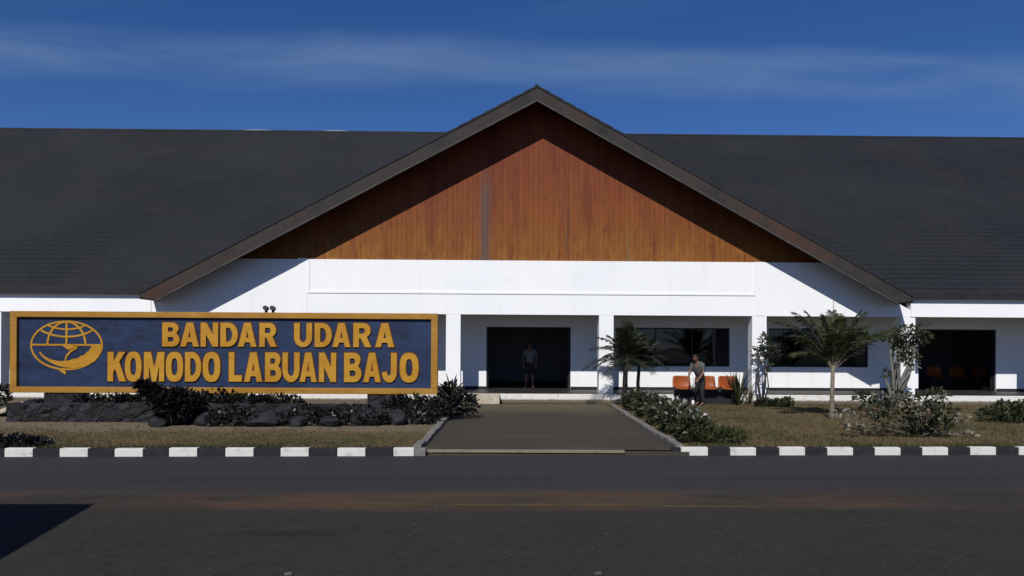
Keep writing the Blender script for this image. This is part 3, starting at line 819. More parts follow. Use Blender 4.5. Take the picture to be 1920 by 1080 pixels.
def rock(px, py, size, seed, label, Y=None, z=None, sq=(1, 1, .62)):
    rnd = random.Random(seed); bm = bmesh.new(); bmesh.ops.create_icosphere(bm, subdivisions=3, radius=1)
    k = [Vector((rnd.uniform(-1, 1), rnd.uniform(-1, 1), rnd.uniform(-1, 1))).normalized() for _ in range(9)]
    for v in bm.verts:
        n = v.co.normalized(); r = 1.0
        for q in k:
            dd = n.dot(q)
            if dd > .62: r = min(r, .78 / max(dd, .1) * .98)
        r += rnd.uniform(-.03, .03); v.co = Vector((n.x * r * sq[0], n.y * r * sq[1], n.z * r * sq[2])) * size
    me = bpy.data.meshes.new('rock'); bm.to_mesh(me); bm.free(); me.materials.append(M['rock'])
    o = bpy.data.objects.new('rock', me); COL.objects.link(o)
    g = P(px, py, Y) if Y else G(px, py); o.location = (g.x, g.y, (z if z is not None else g.z) + size * sq[2] * .55); o.rotation_euler = (0, 0, rnd.uniform(0, 6))
    return tag(o, label, 'rock', 'dark rocks in the bed below the sign')
rock(330, 795, .42, 1, 'pale-topped dark rock under the letters KOM, in front of the planter', sq=(1.1, .8, .8))
rock(296, 800, .24, 2, 'small dark rock left of the pale-topped rock before the planter')
rock(392, 797, .34, 3, 'dark rock just right of the pale-topped rock before the planter')
rock(452, 797, .30, 4, 'rounded dark rock below the gap before the word LABUAN')
rock(500, 799, .36, 5, 'broad flat dark rock below the L of LABUAN', sq=(1.4, .8, .6))
rock(560, 799, .26, 6, 'small dark rock in front of the planter below LABUAN')
rock(620, 799, .30, 7, 'dark rock at the foot of the planter below the N of LABUAN', sq=(1.2, .8, .6))
rock(690, 797, .38, 8, 'dark rock at the right end of the planter wall', sq=(1.2, .8, .7))
rock(745, 795, .34, 9, 'dark rock beyond the planter end, below the J of BAJO', sq=(1.3, .8, .7))
rock(790, 793, .36, 10, 'dark rock nearest the left edge of the path', sq=(1.1, .8, .8))
rock(378, 758, .20, 11, 'flat pale rock on top of the planter below the letter D', Y=YP + .5, z=.36, sq=(1.7, .8, .5))
rock(465, 760, .20, 12, 'flat pale rock on the planter left of the middle of the billboard', Y=YP + .5, z=.34, sq=(1.7, .8, .5))

# ------------------------------------------------------------------ plants
def frond(b, base, azi, length, lift, droop, lw=.03, ll=.34, nleaf=18, rnd=random, mi=0, mir=1, rr=.014):
    """one feather leaf: curved midrib with paired drooping leaflets"""
    h = Vector((math.cos(azi), math.sin(azi), 0)); pts = []
    n = 10
    for i in range(n + 1):
        t = i / n
        pts.append(Vector(base) + h * (length * (t * math.cos(lift) + .25 * droop * t * t * .5)) + Vector((0, 0, length * (t * math.sin(lift) - droop * (t ** 2.3) * .55))))
    b.tube(pts, [rr * (1 - .8 * i / n) for i in range(n + 1)], 5, mir)
    side0 = h.cross(Vector((0, 0, 1))).normalized()
    for k in range(nleaf):
        t = .16 + .84 * k / (nleaf - 1); i = min(int(t * n), n - 1); u = t * n - i
        p = pts[i].lerp(pts[i + 1], u); tg = (pts[i + 1] - pts[i]).normalized()
        L_ = ll * (math.sin(math.pi * (.12 + .80 * t)) ** .7) * rnd.uniform(.8, 1.1)
        for sd_ in (-1, 1):
            dv = (side0 * sd_ * .75 + tg * .65 + Vector((0, 0, rnd.uniform(-.05, .3)))).normalized()
            q = [p, p + dv * L_ * .5 + Vector((0, 0, -.02 * L_)), p + dv * L_ + Vector((0, 0, -.32 * L_))]
            sv = (tg * .8 + Vector((0, 0, rnd.uniform(-.5, .5)))).normalized()
            b.strip(q, [lw * .7, lw, lw * .12], sv, mi)
def palm(name, base, trunk_pts, rad, crown, fronds, label, mats, cat='palm tree', group=None, spear=None, **kw):
    rt = empty(name, base, 0, label, cat, group)
    b = MB(); b.tube([Vector(p) for p in trunk_pts], rad, 10); local(b.build('trunk', mats[1], smooth=True), rt)
    b = MB()
    for az, ln, lift, droop in fronds: frond(b, crown, R(az), ln, R(lift), droop, **kw)
    if spear: b.tube([crown, Vector(crown) + Vector(spear) * .5, Vector(crown) + Vector(spear)], [.02, .014, .004], 6, 1)
    local(b.build('crown', [mats[0], mats[1]]), rt)
    return rt
# young palm standing free on the right lawn
pb = G(1560, 785); sc = F / pb.y
def off(px, py, b0=pb, Y=None): return P(px, py, Y if Y else b0.y)
c = off(1562, 694)
random.seed(5)
fr = [(180, 2.1, 62, .48), (166, 2.25, 55, .62), (200, 1.9, 50, .7), (150, 2.0, 70, .45), (176, 1.6, 78, .3), (0, 2.0, 66, .45), (15, 2.0, 57, .6), (-20, 1.9, 70, .4), (8, 2.2, 46, .6), (-8, 2.75, 38, .5), (10, 2.4, 42, .6), (60, 1.7, 72, .5), (120, 1.8, 72, .5), (-60, 1.6, 66, .7), (-115, 1.6, 66, .75), (-90, 1.7, 76, .5), (85, 1.7, 84, .3), (-165, 1.5, 42, .9), (30, 1.6, 80, .3), (-30, 1.7, 56, .7), (140, 1.5, 60, .8)]
fr = [(a, l * 1.10, f + 5, d_) for a, l, f, d_ in fr]
palm('young_palm', pb, [pb + Vector((0, 0, -.02)), pb + Vector((0, 0, .12)), off(1560, 740), c + Vector((0, 0, .12))], [.12, .070, .055, .05], c,
     fr, 'young palm with one straight thin trunk standing alone on the dry lawn', (M['palm'], M['bark']), spear=(0, 0, 2.0), nleaf=32, ll=.44, lw=.021)
# bushy palm at the corner of the entrance
random.seed(6)
pb = G(1172, 762); c = off(1174, 672, pb)
rt = palm('bushy_palm', pb, [pb, off(1172, 715, pb), c], [.11, .085, .07], c,
     [(a, ln * random.uniform(.8, 1.1), lf + random.uniform(-8, 8), dr) for a, (ln, lf, dr) in zip(range(0, 1440, 41), [(1.35, 80, .25), (1.4, 64, .45), (1.35, 45, .75), (1.25, 22, .95), (1.0, 2, .8), (1.3, 72, .3), (1.3, 55, .6)] * 6)],
     'bushy dark palm beside the column right of the entrance', (M['palmdark'], M['barkdark']), nleaf=26, ll=.36, lw=.019)
random.seed(8)
pb = G(1199, 758); c = off(1199, 678, pb)
palm('bushy_palm', pb, [pb, off(1196, 720, pb), c], [.08, .06, .05], c,
     [(a, ln * random.uniform(.8, 1.1), lf + random.uniform(-8, 8), dr) for a, (ln, lf, dr) in zip(range(0, 1440, 53), [(1.1, 80, .25), (1.15, 60, .5), (1.1, 40, .8), (.95, 12, .9), (1.1, 70, .35)] * 6)],
     'smaller bushy palm on thin stem in front of the first window', (M['palmdark'], M['barkdark']), nleaf=20, ll=.30, lw=.020)

def leafcloud(b, centre, rx, ry, rz, n, size, rnd, mi=0, up=.35, asp=.45, zmin=.02, shell=.5):
    c = Vector(centre)
    for _ in range(n):
        while True:
            q = Vector((rnd.uniform(-1, 1), rnd.uniform(-1, 1), rnd.uniform(-1, 1)))
            if shell * .6 < q.length < 1: break
        p = c + Vector((q.x * rx, q.y * ry, q.z * rz))
        if p.z < zmin: p.z = zmin + rnd.random() * .05
        dv = (q.normalized() + Vector((rnd.uniform(-.8, .8), rnd.uniform(-.8, .8), rnd.uniform(-.4, .8) + up))).normalized()
        sv = dv.cross(Vector((rnd.uniform(-1, 1), rnd.uniform(-1, 1), rnd.uniform(-1, 1)))).normalized()
        L_ = size * rnd.uniform(.6, 1.25); k = mi if isinstance(mi, int) else rnd.choice(mi)
        b.strip([p, p + dv * L_ * .5, p + dv * L_ - Vector((0, 0, L_ * .18))], [L_ * asp * .25, L_ * asp * .5, L_ * .04], sv, k)
def stems(b, base, tops, r0, rnd, bend=.12, mi=0):
    for t in tops:
        t = Vector(t); base_ = Vector(base) + Vector((rnd.uniform(-.06, .06), rnd.uniform(-.06, .06), -.02))
        m1 = base_.lerp(t, .4) + Vector((rnd.uniform(-bend, bend), rnd.uniform(-bend, bend), bend * .8)); m2 = base_.lerp(t, .75) + Vector((rnd.uniform(-bend, bend) * .5, rnd.uniform(-bend, bend) * .5, bend * .4))
        b.tube([base_, m1, m2, t], [r0, r0 * .8, r0 * .6, r0 * .35], 6, mi)
def shrub(name, base, clumps, label, mats, bark, cat='shrub', group=None, seed=1, r0=.025, leaf=.12, n=260, mi=0, asp=.45, up=.35, bend=.1, dens=None):
    rnd = random.Random(seed); rt = empty(name, base, 0, label, cat, group)
    b = MB(); stems(b, base, [Vector(base) + Vector(c[:3]) for c in clumps], r0, rnd, bend); local(b.build('stem', bark, smooth=True), rt)
    b = MB()
    for cl_ in clumps:
        x, y, z, rx, ry, rz = cl_[:6]; k = cl_[6] if len(cl_) > 6 else mi
        leafcloud(b, Vector(base) + Vector((x, y, z)), rx, ry, rz, int(n * (cl_[7] if len(cl_) > 7 else 1)), leaf, rnd, k, up, asp)
    local(b.build('foliage', mats), rt); return rt
# rosette of long arching strap leaves
def strap(name, base, n, length, label, mat, seed, wd=.03, lift=(40, 85), droop=.7, stem=None, cat='plant', mats=None, azs=None, group=None):
    rnd = random.Random(seed); rt = empty(name, base, 0, label, cat, group); b = MB()
    c = Vector(base)
    if stem:
        s = MB(); s.tube([c, c + Vector(stem) * .5 + Vector((rnd.uniform(-.05, .05), 0, 0)), c + Vector(stem)], [.045, .035, .03], 7); local(s.build('stem', M['barkdark'], smooth=True), rt); c = c + Vector(stem)
    for i in range(n):
        az = rnd.uniform(0, 2 * math.pi); lf = R(rnd.uniform(*lift)); L_ = length * rnd.uniform(.65, 1.1)
        h = Vector((math.cos(az), math.sin(az), 0)); pts = []
        for k in range(7):
            t = k / 6; pts.append(c + h * L_ * t * math.cos(lf) + Vector((0, 0, L_ * (t * math.sin(lf) - droop * t * t * .5))))
        b.strip(pts, [wd * q for q in (.6, .9, 1, .95, .8, .5, .08)], h.cross(Vector((0, 0, 1))).normalized(), rnd.randrange(len(mats)) if mats else 0)
    local(b.build('foliage', mats if mats else mat), rt); return rt
# tall wispy plant between the bench and the column
strap('tall_grass_plant', G(1384, 760), 44, 1.95, 'tall wispy clump of arching brown-green leaves at the right end of the orange seats', None, 3, .022, (60, 88), .8, mats=[M['palmdark'], M['leafdry'], M['palmdark']])
strap('tall_grass_plant', G(1403, 759), 12, .95, 'short reddish tuft of thin leaves at the foot of the third column', None, 4, .016, (60, 86), .45, mats=[M['leafdry'], M['palmdark']])
# slender shrub climbing in front of the third column
g = G(1430, 760)
shrub('slender_shrub', g, [(.05, 0, 2.05, .16, .16, .30, 0, .8), (-.15, .05, 1.75, .22, .18, .14, 0, .4), (.28, -.05, 1.75, .28, .2, .20, 0, .7), (.12, .0, 1.4, .14, .14, .25, 0, .5), (-.14, 0, 1.55, .1, .1, .1, 1, .12)], 'slender tall shrub with sparse leaves in front of the third column', [M['leafgreen'], M['leafcream']], M['barkdark'], seed=7, n=120, leaf=.14, r0=.03)
# frangipani-like tree beside the fifth column
g = G(1672, 768); s_ = F / g.y
def rel(px, py, dy=0): q = P(px, py, g.y + dy); return (q.x - g.x, dy, q.z - g.z)
def cl(px, py, rx, rz, dy=0, k=0, dn=1): return (*rel(px, py, dy), rx, rx, rz, k, dn)
shrub('crooked_tree', g, [cl(1702, 622, .50, .20), cl(1672, 632, .45, .12), cl(1725, 632, .35, .2), cl(1690, 655, .30, .25, -.1), cl(1708, 672, .28, .2), cl(1700, 645, .35, .22, .2), cl(1662, 700, .10, .12, 0, 0, .2), cl(1688, 676, .12, .10, -.2, 1, .12), cl(1714, 688, .12, .10, -.2, 1, .12)],
      'small crooked tree with pale leaning stems between right window and right doorway', [M['leafgreen'], M['leafcream']], simple('grey_pale_bark', (.13, .125, .115), .3, 9), cat='tree', seed=9, n=230, leaf=.115, r0=.075, bend=.16)
# sprawling variegated shrub on the right lawn
g = G(1722, 818)
def sprawl(seed):
    rnd = random.Random(seed); out = []
    spec = [(1640, 760, .30, .16), (1680, 748, .34, .2), (1720, 752, .36, .2), (1752, 745, .3, .18), (1690, 775, .36, .2), (1735, 775, .34, .2), (1770, 770, .26, .14), (1725, 800, .34, .2), (1655, 785, .26, .12), (1765, 795, .22, .12), (1742, 815, .24, .12), (1700, 810, .22, .10), (1620, 745, .2, .12)]
    for px, py, rx, rz in spec: out.append((*rel(px, py, rnd.uniform(-.5, .5)), rx, rx, rz, 0, 1))
    for px, py in ((1575, 770), (1640, 775), (1722, 765), (1755, 758), (1735, 790), (1760, 805), (1672, 765), (1590, 790), (1608, 782), (1700, 757), (1712, 770), (1745, 770), (1790, 780), (1805, 785), (1780, 790), (1800, 812), (1812, 818), (1660, 742), (1690, 742), (1765, 740), (1630, 805), (1600, 800)):
        out.append((*rel(px, py, rnd.uniform(-.5, -.1)), .18, .15, .07, 1, .22))
    return out
shrub('sprawling_shrub', g, sprawl(3), 'sprawling shrub with cream tipped branches in the middle of the right lawn', [M['leafgreen'], M['leafcream']], simple('grey_branch_bark', (.10, .085, .068), .3, 9), seed=10, n=78, leaf=.115, r0=.016, bend=.10, asp=.5)
# variegated bushes along the right edge of the path
vb = [(1172, 770, .38, 'round cream speckled bush at the far end of the right path kerb'),
      (1196, 783, .42, 'second cream speckled bush from the entrance along the right path kerb'),
      (1222, 797, .44, 'white flecked bush midway along the right path kerb'),
      (1250, 813, .45, 'fullest white flecked bush on the right path kerb, nearer the road'),
      (1278, 829, .36, 'low grey green bush at the road end of the right path kerb')]
for i, (px, py, r_, lab) in enumerate(vb):
    g = G(px + 18, py)
    shrub('speckled_bush', g, [(0, 0, r_ * .75, r_, r_, r_ * .8, 0, 1), (r_ * .7, .1, r_ * .55, r_ * .75, r_ * .75, r_ * .6, 0, .7), (.1, -.1, r_ * .9, r_, r_, r_ * .75, 1, .12 if i < 4 else .04), (r_ * .6, 0, r_ * .8, r_ * .8, r_ * .8, r_ * .7, 2, .07 if 0 < i < 4 else .02)],
          lab, [M['leafgreen'], M['leafcream'], M['leafwhite']], M['barkdark'], group='speckled bushes along the right path kerb', seed=20 + i, n=520, leaf=.115, r0=.015, asp=.55)
g = G(1340, 832)
shrub('low_green_shrub', g, [(0, 0, .14, .42, .25, .2, 0, 1), (.35, .05, .12, .3, .25, .16, 0, .6), (-.3, 0, .12, .3, .25, .16, 0, .6)], 'low green shrub just behind the kerb at the start of the right lawn', [M['grassgreen']], M['barkdark'], seed=31, n=420, leaf=.12, asp=.25, up=.8, r0=.012)
g = G(1895, 792)
shrub('low_green_shrub', g, [(0, 0, .25, .5, .4, .3, 0, 1), (.7, 0, .3, .5, .4, .34, 0, 1), (-.45, .1, .15, .3, .3, .18, 0, .5)], 'low green shrub before the right doorway at the edge of the picture', [M['leafgreen']], M['barkdark'], seed=32, n=420, leaf=.13, r0=.014)
g = G(1462, 763)
shrub('low_dark_shrub', g, [(0, 0, .12, .34, .2, .14, 0, 1), (-.5, 0, .12, .3, .2, .13, 0, .8), (.28, .1, .14, .2, .2, .16, 0, .5)], 'low dark shrub at the foot of the wall right of the third column', [M['palmdark']], M['barkdark'], seed=33, n=260, leaf=.11, r0=.012)
# plant right of the billboard
g = G(848, 778)
strap('spiky_plant', g + Vector((0, .3, .1)), 34, .95, 'spiky plant with pale striped leaves between the billboard and the entrance column', None, 12, .035, (20, 80), .6, stem=(-.05, 0, .35), mats=[M['palmdark'], M['leafgreen'], M['leafwhite']])
g = G(835, 785)
shrub('dark_bed_shrub', g, [(0, 0, .32, .42, .35, .3, 0, 1), (.45, .3, .36, .4, .35, .28, 0, .9), (.1, .5, .6, .35, .3, .3, 1, .8)], 'dark brown shrub at the bottom right corner of the billboard', [M['leafdark'], M['palmdark']], M['barkdark'], seed=41, n=420, leaf=.13, r0=.02)
# dark plant leaning in front of the billboard
g = G(318, 798)
def rel2(px, py, dy=0): q = P(px, py, g.y + dy); return (q.x - g.x, dy, q.z - g.z)
shrub('black_shrub', g, [(*rel2(308, 750), .40, .3, .18, 0, .8), (*rel2(285, 732), .26, .2, .10, 0, .6), (*rel2(335, 742), .40, .25, .14, 0, .7), (*rel2(325, 765), .45, .3, .2, 0, .9), (*rel2(268, 722), .14, .12, .06, 0, .25), (*rel2(375, 748), .22, .2, .10, 0, .3)], 'almost black shrub covering the frame below the letters KOM', [M['leafdark']], M['barkdark'], seed=42, n=520, leaf=.15, r0=.03)
g = G(400, 790)
shrub('black_shrub', g + Vector((0, .5, .2)), [(0, 0, .42, .5, .3, .16, 0, .7), (-.5, 0, .35, .4, .3, .18, 0, .7), (.5, 0, .3, .4, .3, .12, 0, .6)], 'straggling dark shrub on the planter right of the almost black one', [M['leafdark']], M['barkdark'], seed=43, n=260, leaf=.14, r0=.02)
for k_, (px, w_, lab) in enumerate(((200, .55, 'dark planting under the emblem end of the billboard'), (262, .4, 'dark planting under the letter K, between planter and board'), (455, .5, 'dark planting under the board below the gap after KOMODO'), (520, .42, 'dark planting under the board below the letter B of LABUAN'), (775, .5, 'dark planting under the right corner of the billboard'))):
    g = P(px, 760, YS - .25); g.z = .33
    shrub('dark_planting', g, [(-w_ * .8, 0, .12, w_ * .8, .22, .17, 0, 1), (w_ * .8, 0, .12, w_ * .8, .22, .17, 0, 1), (0, .05, .15, w_ * .7, .22, .18, 1, .6)], lab, [M['leafdark'], M['palmdark']], M['barkdark'], group='dark planting below the billboard', seed=60 + k_, n=300, leaf=.11, r0=.012)
for k_, (px, py, w_, lab) in enumerate(((565, 800, .5, 'dark creeping shrub before the planter below the letters BUA'), (655, 800, .5, 'dark creeping shrub before the planter below the letters N B'), (768, 797, .45, 'dark creeping shrub by the left path kerb'), (430, 801, .42, 'dark creeping shrub among the rocks below the last O of KOMODO'))):
    g = G(px, py) + Vector((0, .12, 0))
    shrub('creeping_shrub', g, [(-w_ * .8, .1, .14, w_ * .8, .25, .16, 0, 1), (w_ * .8, .1, .18, w_ * .8, .25, .2, 0, 1), (0, .2, .32, w_ * .8, .2, .16, 0, .6), (0, 0, .2, w_, .25, .2, 1, .06)], lab, [M['leafdark'], M['leafcream']], M['barkdark'], group='dark creeping shrubs before the planter', seed=80 + k_, n=300, leaf=.10, r0=.012)
g = G(40, 842)
shrub('dark_hedge', g + Vector((-.15, .1, 0)), [(0, 0, .10, .35, .22, .13, 0, 1), (.35, 0, .08, .25, .2, .12, 0, .8), (-.5, 0, .1, .4, .22, .14, 0, 1), (-1.1, 0, .1, .4, .22, .14, 0, 1)], 'low dark hedge behind the left end of the striped kerb', [M['leafdark']], M['barkdark'], cat='hedge', seed=44, n=500, leaf=.09, r0=.012)
g = G(-4, 772)
shrub('low_dark_shrub', g, [(0, 0, .45, .3, .3, .3, 0, 1), (-.4, 0, .4, .4, .3, .35, 0, 1)], 'dark shrub at the far left behind the pale concrete slab', [M['palmdark']], M['barkdark'], seed=45, n=320, leaf=.13, r0=.016)

# grass on the two lawns (ground cover)
def grass(name, n, pick, mats, label, seed, hh=(.03, .09)):
    rnd = random.Random(seed); b = MB()
    for _ in range(n):
        x, y, k = pick(rnd)
        for q in range(3):
            a = rnd.uniform(0, math.pi); h = rnd.uniform(*hh); xx, yy = x + rnd.uniform(-.05, .05), y + rnd.uniform(-.05, .05)
            dx, dy = math.cos(a) * .008, math.sin(a) * .008; lx, ly = rnd.uniform(-.05, .05), rnd.uniform(-.05, .05)
            i = len(b.v); b.v += [(xx - dx, yy - dy, -.005), (xx + dx, yy + dy, -.005), (xx + lx, yy + ly, h)]; b.f.append((i, i+1, i+2)); b.mi.append(k)
    return tag(b.build(name, mats), label, 'grass', kind='stuff')
def pick_r(r):
    while True:
        y = kerb_y(5) + .2 + (r.random() ** 1.3) * 10.3; x = r.uniform(2.0, 17)
        if x > edge(PR0, PR1, y) + .25 and y > kerb_y(x) + .2:
            g_ = math.sin(x * 1.3) + math.sin(y * 1.9 + x * .7) + r.gauss(0, .7)
            if r.random() < .35 + .25 * (g_ > .2): return x, y, 1 if g_ > 1.2 or y < kerb_y(x) + .35 else 0
def pick_l(r):
    while True:
        y = kerb_y(-5) + .2 + (r.random() ** 1.8) * 4.6; x = r.uniform(-13, -1)
        if x < edge(PL0, PL1, y) - .25 and y > kerb_y(x) + .2:
            g_ = math.sin(x * 1.1) + math.sin(y * 2.3) + r.gauss(0, .7) + (x + 6) * .12
            if r.random() < .75 - (y - 13) * .16: return x, y, 1 if g_ > 1.0 else 0
grass('lawn_grass', 11000, pick_r, [M['grass'], M['grassgreen']], 'short dry grass of the right lawn', 50)
def pick_k(r):
    while True:
        x = r.uniform(-12.5, 14)
        y = kerb_y(x) + .15 + abs(r.gauss(0, .10))
        if (x < edge(PL0, PL1, y) - .2 or x > edge(PR0, PR1, y) + .3) and math.sin(x * 2.1) + math.sin(x * .83) + r.gauss(0, .6) > -.2: return x, y, r.choice((0, 1, 1))
grass('kerb_weeds', 2600, pick_k, [M['grass'], M['grassgreen']], 'green weeds and grass creeping over the back of the striped kerb', 52, (.05, .12))
grass('lawn_grass', 6000, pick_l, [M['grass'], M['grassgreen']], 'short dry grass between striped kerb and planter', 51, (.02, .055))
rnd = random.Random(77); b = MB()
for _ in range(150):
    x = rnd.uniform(-7.5, 9); y = rnd.uniform(3.8, 10.2); s_ = rnd.uniform(.004, .010)
    if rnd.random() < .5: y = rnd.uniform(9, 10)
    mt = Matrix.Translation((x, y, ZR + s_ * .5)) @ Matrix.Rotation(rnd.uniform(0, 3), 4, 'Z')
    b.box(-s_, s_, -s_ * .7, s_ * .7, -s_ * .5, s_ * .5, 0, mt)
for px, py in ((541, 1077), (1121, 1076)):
    g = G(px, py, ZR); b.box(g.x - .03, g.x + .03, g.y - .02, g.y + .02, ZR, ZR + .015)
tag(b.build('road_gravel', simple('pale_grit', (.10, .095, .085), .4, 30), bevel=.002), 'pale grit scattered over the dark tarmac', 'gravel', kind='stuff')

# ------------------------------------------------------------------ orange seats
def seat_bm(w=.46):
    """moulded bucket seat shell: curved pan sweeping up into the back, 25 mm thick"""
    prof = [(-.24, .43), (-.20, .455), (-.08, .435), (.06, .425), (.14, .45), (.185, .53), (.215, .66), (.235, .80), (.24, .84)]
    b = MB(); nx = 8; th = .025
    rows = []
    for j, (y, z) in enumerate(prof):
        wj = w / 2 * (1.0 if j < 6 else (.98, .93, .80)[j - 6]); row = []
        for i in range(nx + 1):
            u = -1 + 2 * i / nx; cup = .05 * (abs(u) ** 2.5)
            row.append((u * wj, y - (cup * .9 if j > 4 else 0), z + (cup if j <= 4 else 0)))
        rows.append(row)
    n = len(rows)
    for off_ in (0, 1):
        for r_i, row in enumerate(rows):
            for (x, y, z) in row: b.v.append((x, y + (th if off_ and r_i > 4 else 0), z - (th if off_ and r_i <= 4 else 0)))
    S = n * (nx + 1)
    def idx(o, j, i): return o * S + j * (nx + 1) + i
    for j in range(n - 1):
        for i in range(nx):
            b.f.append((idx(0, j, i), idx(0, j, i+1), idx(0, j+1, i+1), idx(0, j+1, i))); b.f.append((idx(1, j, i), idx(1, j+1, i), idx(1, j+1, i+1), idx(1, j, i+1)))
    for j in range(n - 1):
        b.f.append((idx(0, j, 0), idx(0, j+1, 0), idx(1, j+1, 0), idx(1, j, 0))); b.f.append((idx(0, j, nx), idx(1, j, nx), idx(1, j+1, nx), idx(0, j+1, nx)))
    for i in range(nx):
        b.f.append((idx(0, 0, i), idx(1, 0, i), idx(1, 0, i+1), idx(0, 0, i+1))); b.f.append((idx(0, n-1, i), idx(0, n-1, i+1), idx(1, n-1, i+1), idx(1, n-1, i)))
    b.mi = [0] * len(b.f); return b
def bench(name, loc, xs, label, w=.5, group=None, up=.10):
    rt = empty(name, loc, 0, label, 'bench', group)
    x0, x1 = min(xs) - .3, max(xs) + .3
    b = MB(); b.box(x0, x1, -.05, .05, .30 + up, .39 + up); b.build('beam', M['steel'], rt, bevel=.008)
    b = MB(); b.box(x0 + .05, x1 - .05, .10, .13, .003, .30 + up); b.build('back_panel', M['steel'], rt, bevel=.005)
    for x in (x0 + .18, x1 - .18):
        b = MB(); b.box(x - .03, x + .03, -.03, .03, .05, .30 + up); b.box(x - .035, x + .035, -.28, .28, 0, .05); b.build('leg', M['steel'], rt, bevel=.008)
    me = None
    for x in xs:
        if me is None:
            o = seat_bm(w).build('seat', M['orange'], rt, smooth=True); me = o.data
        else:
            o = bpy.data.objects.new('seat', me); COL.objects.link(o); o.parent = rt
        o.location = (x, 0, up)
    return rt
YBN = YF - .40
bx = [P(p, 740, YBN).x for p in (1280, 1327, 1366)]
mid = sum(bx) / 3
bench('seat_row', (mid, YBN, 0), [x - mid for x in bx], 'row of orange bucket seats on a black frame under the first window', .60)
YQ = YI + 2.0
bx = [P(p, 700, YQ).x for p in (1757, 1800, 1843)]
bench('seat_row', (bx[1], YQ, FL), [x - bx[1] for x in bx], 'row of orange seats in the dark hall behind the right doorway', .62, None, 0)

# ------------------------------------------------------------------ people
def skin_mesh(name, verts, edges, radii, mat, parent, sub=2, root=0):
    me = bpy.data.meshes.new(name); me.from_pydata([tuple(v) for v in verts], edges, [])
    o = bpy.data.objects.new(name, me); COL.objects.link(o)
    md = o.modifiers.new('skin', 'SKIN'); md.use_smooth_shade = True
    lay_ = me.skin_vertices[0].data
    for i, r_ in enumerate(radii):
        lay_[i].radius = r_ if isinstance(r_, tuple) else (r_, r_); lay_[i].use_root = (i == root)
    sb_ = o.modifiers.new('sub', 'SUBSURF'); sb_.levels = sub; sb_.render_levels = sub
    dg = bpy.context.evaluated_depsgraph_get(); dg.update()
    nm = bpy.data.meshes.new_from_object(o.evaluated_get(dg)); bpy.data.objects.remove(o); bpy.data.meshes.remove(me)
    nm.materials.clear(); nm.materials.append(mat); nm.name = name
    nm.polygons.foreach_set('use_smooth', [True] * len(nm.polygons))
    ob = bpy.data.objects.new(name, nm); COL.objects.link(ob); ob.parent = parent; return ob
